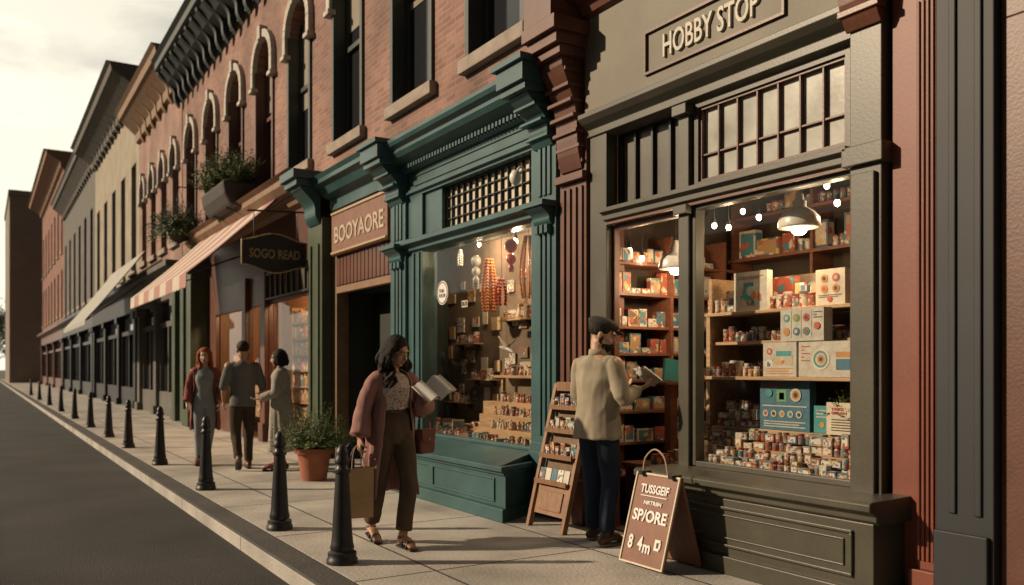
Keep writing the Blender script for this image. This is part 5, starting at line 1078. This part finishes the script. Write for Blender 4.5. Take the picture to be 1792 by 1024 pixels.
# lamps
def plight(P, loc, e, col=(1,.72,.43), r=.05):
    l = bpy.data.lights.new('lamp_light','POINT'); l.energy = e; l.color = col; l.shadow_soft_size = r; o = bpy.data.objects.new('light_source',l); C.objects.link(o); o.location = V(loc)-P.location; o.parent = P
def pendant(x,y,z,label,ceil,e):
    P = thing('pendant_lamp', label, 'lamp', (x,y,z)); build(MB().limb([(x,y,z+.22),(x,y,ceil)],[.005,.005],6,1),'cord',M['black'],P)
    build(MB().lathe([(.145,0),(.148,.012),(.14,.07),(.105,.115),(.06,.14),(.05,.15),(.05,.19),(.03,.2),(.028,.24),(.01,.25)],(x,y,z),28),'shade',M['lampw'],P,2)
    build(MB().ell((x,y,z-.012),(.055,.055,.04)),'bulb',M['bulb'],P,2); plight(P,(x,y,z-.09),e)
pendant(4.95,4.11,2.38,'white dome pendant lamp hanging in the hobby shop window',3.42,24)
pendant(5.1,5.55,2.24,'white dome pendant lamp hanging inside the open doorway',3.42,24)
def hb(x,y,z,label,ceil=3.42,light=0):
    P = thing('hanging_bulb', label, 'lamp', (x,y,z)); build(MB().limb([(x,y,z+.05),(x,y,ceil)],[.003,.003],5,1).lathe([(.014,.02),(.014,.06),(.004,.065)],(x,y,z),10),'cord',M['black'],P,True)
    build(MB().ell((x,y,z),(.022,.022,.027),None,10,7),'bulb',M['bulb'],P,2)
    if light: plight(P,(x,y,z-.05),light,r=.03)
def pxy(px,x): s = .8502*(px+33)/x; return (1747-.5265*px)/s, s
for i,(px,py,x,l) in enumerate(((1250,395,5.3,'leftmost small bulb in the hobby window'),(1275,398,5.3,'second small bulb from the left in the hobby window'),(1300,370,5.6,'higher small bulb, third from the left in the hobby window'),(1328,380,5.4,'small bulb just left of the window pendant lamp'),(1447,325,5.4,'highest small bulb right of the window pendant lamp'),(1465,355,5.2,'lowest small bulb right of the window pendant lamp'))):
    y, s = pxy(px,x); hb(x,y,1.38+(645-py)/s,l,3.42,(0,8,0,9,0,9)[i])
for i,(px,py,x,l) in enumerate(((1102,438,5.0,'left small bulb inside the open doorway'),(1124,452,5.1,'right small bulb inside the open doorway'))):
    y, s = pxy(px,x); hb(x,y,1.38+(645-py)/s,l,3.42,5)
for i,(px,py,x,l) in enumerate(((800,434,5.05,'small bulb at the upper left of the teal window'),(903,422,5.0,'small bulb at the upper right of the teal window'))):
    y, s = pxy(px,x); hb(x,y if i else 8.9,min(2.86,1.38+(645-py)/s),l,2.95,24)
hb(5.0,8.0,2.8,'added small bulb brightening the middle of the teal window',2.95,20)  # extra bulb, added to brighten the middle of the teal display
P = thing('ceiling_lamp','warm lamp lighting the bookshop window','lamp',(4.95,14.6,3.0)); build(MB().lathe([(.12,3.0),(.1,3.1),(.03,3.2)],(4.95,14.6,0),16),'shade',M['lampw'],P,True); build(MB().ell((4.95,14.6,2.98),(.05,.05,.04)),'bulb',M['bulb'],P,2)
plight(P,(4.95,14.6,2.88),130,(1,.62,.32),.1); plight(P,(4.95,19,2.88),130,(1,.62,.32),.1)  # farther point light has no fitting, added to brighten that window

for p in CP+[x[0] for x in CB]+[jb,tin]+figs+[x[0] for x in bookp]:
    if p.name not in used:
        for c in list(p.children): bpy.data.objects.remove(c)
        bpy.data.objects.remove(p)

# ================================================================== CAMERA, LIGHT, WORLD
cam = bpy.data.cameras.new('Camera'); co = bpy.data.objects.new('Camera', cam); C.objects.link(co)
co.location = (0,0,1.38); co.rotation_euler = (radians(90),0,-atan2(929,1500)); cam.lens = 36*1500/1792; cam.shift_y = 133/1792; cam.clip_end = 2000; cam.clip_start = .05
cam.dof.use_dof = True; cam.dof.focus_distance = 6.6; cam.dof.aperture_fstop = 1.6
el = radians(25); Sd = V((-.86*cos(el),.51*cos(el),sin(el))).normalized()
s = bpy.data.lights.new('Sun','SUN'); s.energy = 5.0; s.angle = radians(1.2); s.color = (1,.78,.54); so = bpy.data.objects.new('Sun', s); C.objects.link(so); so.rotation_euler = (-Sd).to_track_quat('-Z','Y').to_euler()
SC.children.link(C)
bpy.context.scene.camera = co
w = bpy.data.worlds.new('World'); bpy.context.scene.world = w; w.use_nodes = True; nt = w.node_tree; nt.nodes.clear(); L = nt.links.new
out = N(nt,'ShaderNodeOutputWorld'); sky = N(nt,'ShaderNodeTexSky'); sky.sky_type = 'NISHITA'; sky.sun_disc = False; sky.sun_elevation = el; sky.sun_rotation = atan2(Sd.x,Sd.y); sky.dust_density = 3
b1 = N(nt,'ShaderNodeBackground'); b1.inputs[1].default_value = .05; L(sky.outputs[0], b1.inputs[0])
tc = N(nt,'ShaderNodeTexCoord'); mp = N(nt,'ShaderNodeMapping'); mp.inputs['Scale'].default_value = (1,1,2.6); L(tc.outputs['Generated'], mp.inputs[0])
n1 = N(nt,'ShaderNodeTexNoise'); n1.inputs['Scale'].default_value = 2.4; n1.inputs['Detail'].default_value = 7; n1.inputs['Roughness'].default_value = .55; L(mp.outputs[0], n1.inputs[0])
n2 = N(nt,'ShaderNodeTexNoise'); n2.inputs['Scale'].default_value = 3.1; n2.inputs['Detail'].default_value = 6; va = N(nt,'ShaderNodeVectorMath',operation='ADD'); va.inputs[1].default_value = (3,1,.6); L(mp.outputs[0], va.inputs[0]); L(va.outputs[0], n2.inputs[0])
sz = N(nt,'ShaderNodeSeparateXYZ'); L(tc.outputs['Generated'], sz.inputs[0])
r1 = N(nt,'ShaderNodeMapRange'); r1.inputs[1].default_value = .42; r1.inputs[2].default_value = .6; L(n1.outputs[0], r1.inputs[0])
zb_ = N(nt,'ShaderNodeMath',operation='MULTIPLY_ADD'); L(sz.outputs[2], zb_.inputs[0]); zb_.inputs[1].default_value = .75; L(n2.outputs[0], zb_.inputs[2])
r2 = N(nt,'ShaderNodeMapRange'); r2.inputs[1].default_value = .74; r2.inputs[2].default_value = .92; L(zb_.outputs[0], r2.inputs[0])
cc = mixc(nt, r2.outputs[0], (1.0,.94,.76), (.44,.42,.38))
dt = N(nt,'ShaderNodeVectorMath',operation='DOT_PRODUCT'); dt.inputs[1].default_value = tuple(V((-.15,.97,.14)).normalized()); L(tc.outputs['Generated'], dt.inputs[0])
pw = N(nt,'ShaderNodeMath',operation='POWER'); mxd = N(nt,'ShaderNodeMath',operation='MAXIMUM'); L(dt.outputs['Value'], mxd.inputs[0]); mxd.inputs[1].default_value = 0; L(mxd.outputs[0], pw.inputs[0]); pw.inputs[1].default_value = 1.8
r3 = N(nt,'ShaderNodeMapRange'); r3.inputs[1].default_value = 0; r3.inputs[2].default_value = 1; r3.inputs[3].default_value = .12; r3.inputs[4].default_value = 1.22; L(pw.outputs[0], r3.inputs[0])
b2 = N(nt,'ShaderNodeBackground'); L(cc, b2.inputs[0]); L(r3.outputs[0], b2.inputs[1])
r4 = N(nt,'ShaderNodeMapRange'); r4.inputs[1].default_value = .02; r4.inputs[2].default_value = .45; r4.inputs[3].default_value = 1; r4.inputs[4].default_value = .85; L(sz.outputs[2], r4.inputs[0])
mxm = N(nt,'ShaderNodeMath',operation='MAXIMUM'); L(r1.outputs[0], mxm.inputs[0]); L(r4.outputs[0], mxm.inputs[1])
mx = N(nt,'ShaderNodeMixShader'); L(mxm.outputs[0], mx.inputs[0]); L(b1.outputs[0], mx.inputs[1]); L(b2.outputs[0], mx.inputs[2]); L(mx.outputs[0], out.inputs[0])
sc = bpy.context.scene; sc.view_settings.view_transform = 'Standard'; sc.view_settings.look = 'None'; sc.view_settings.exposure = 0
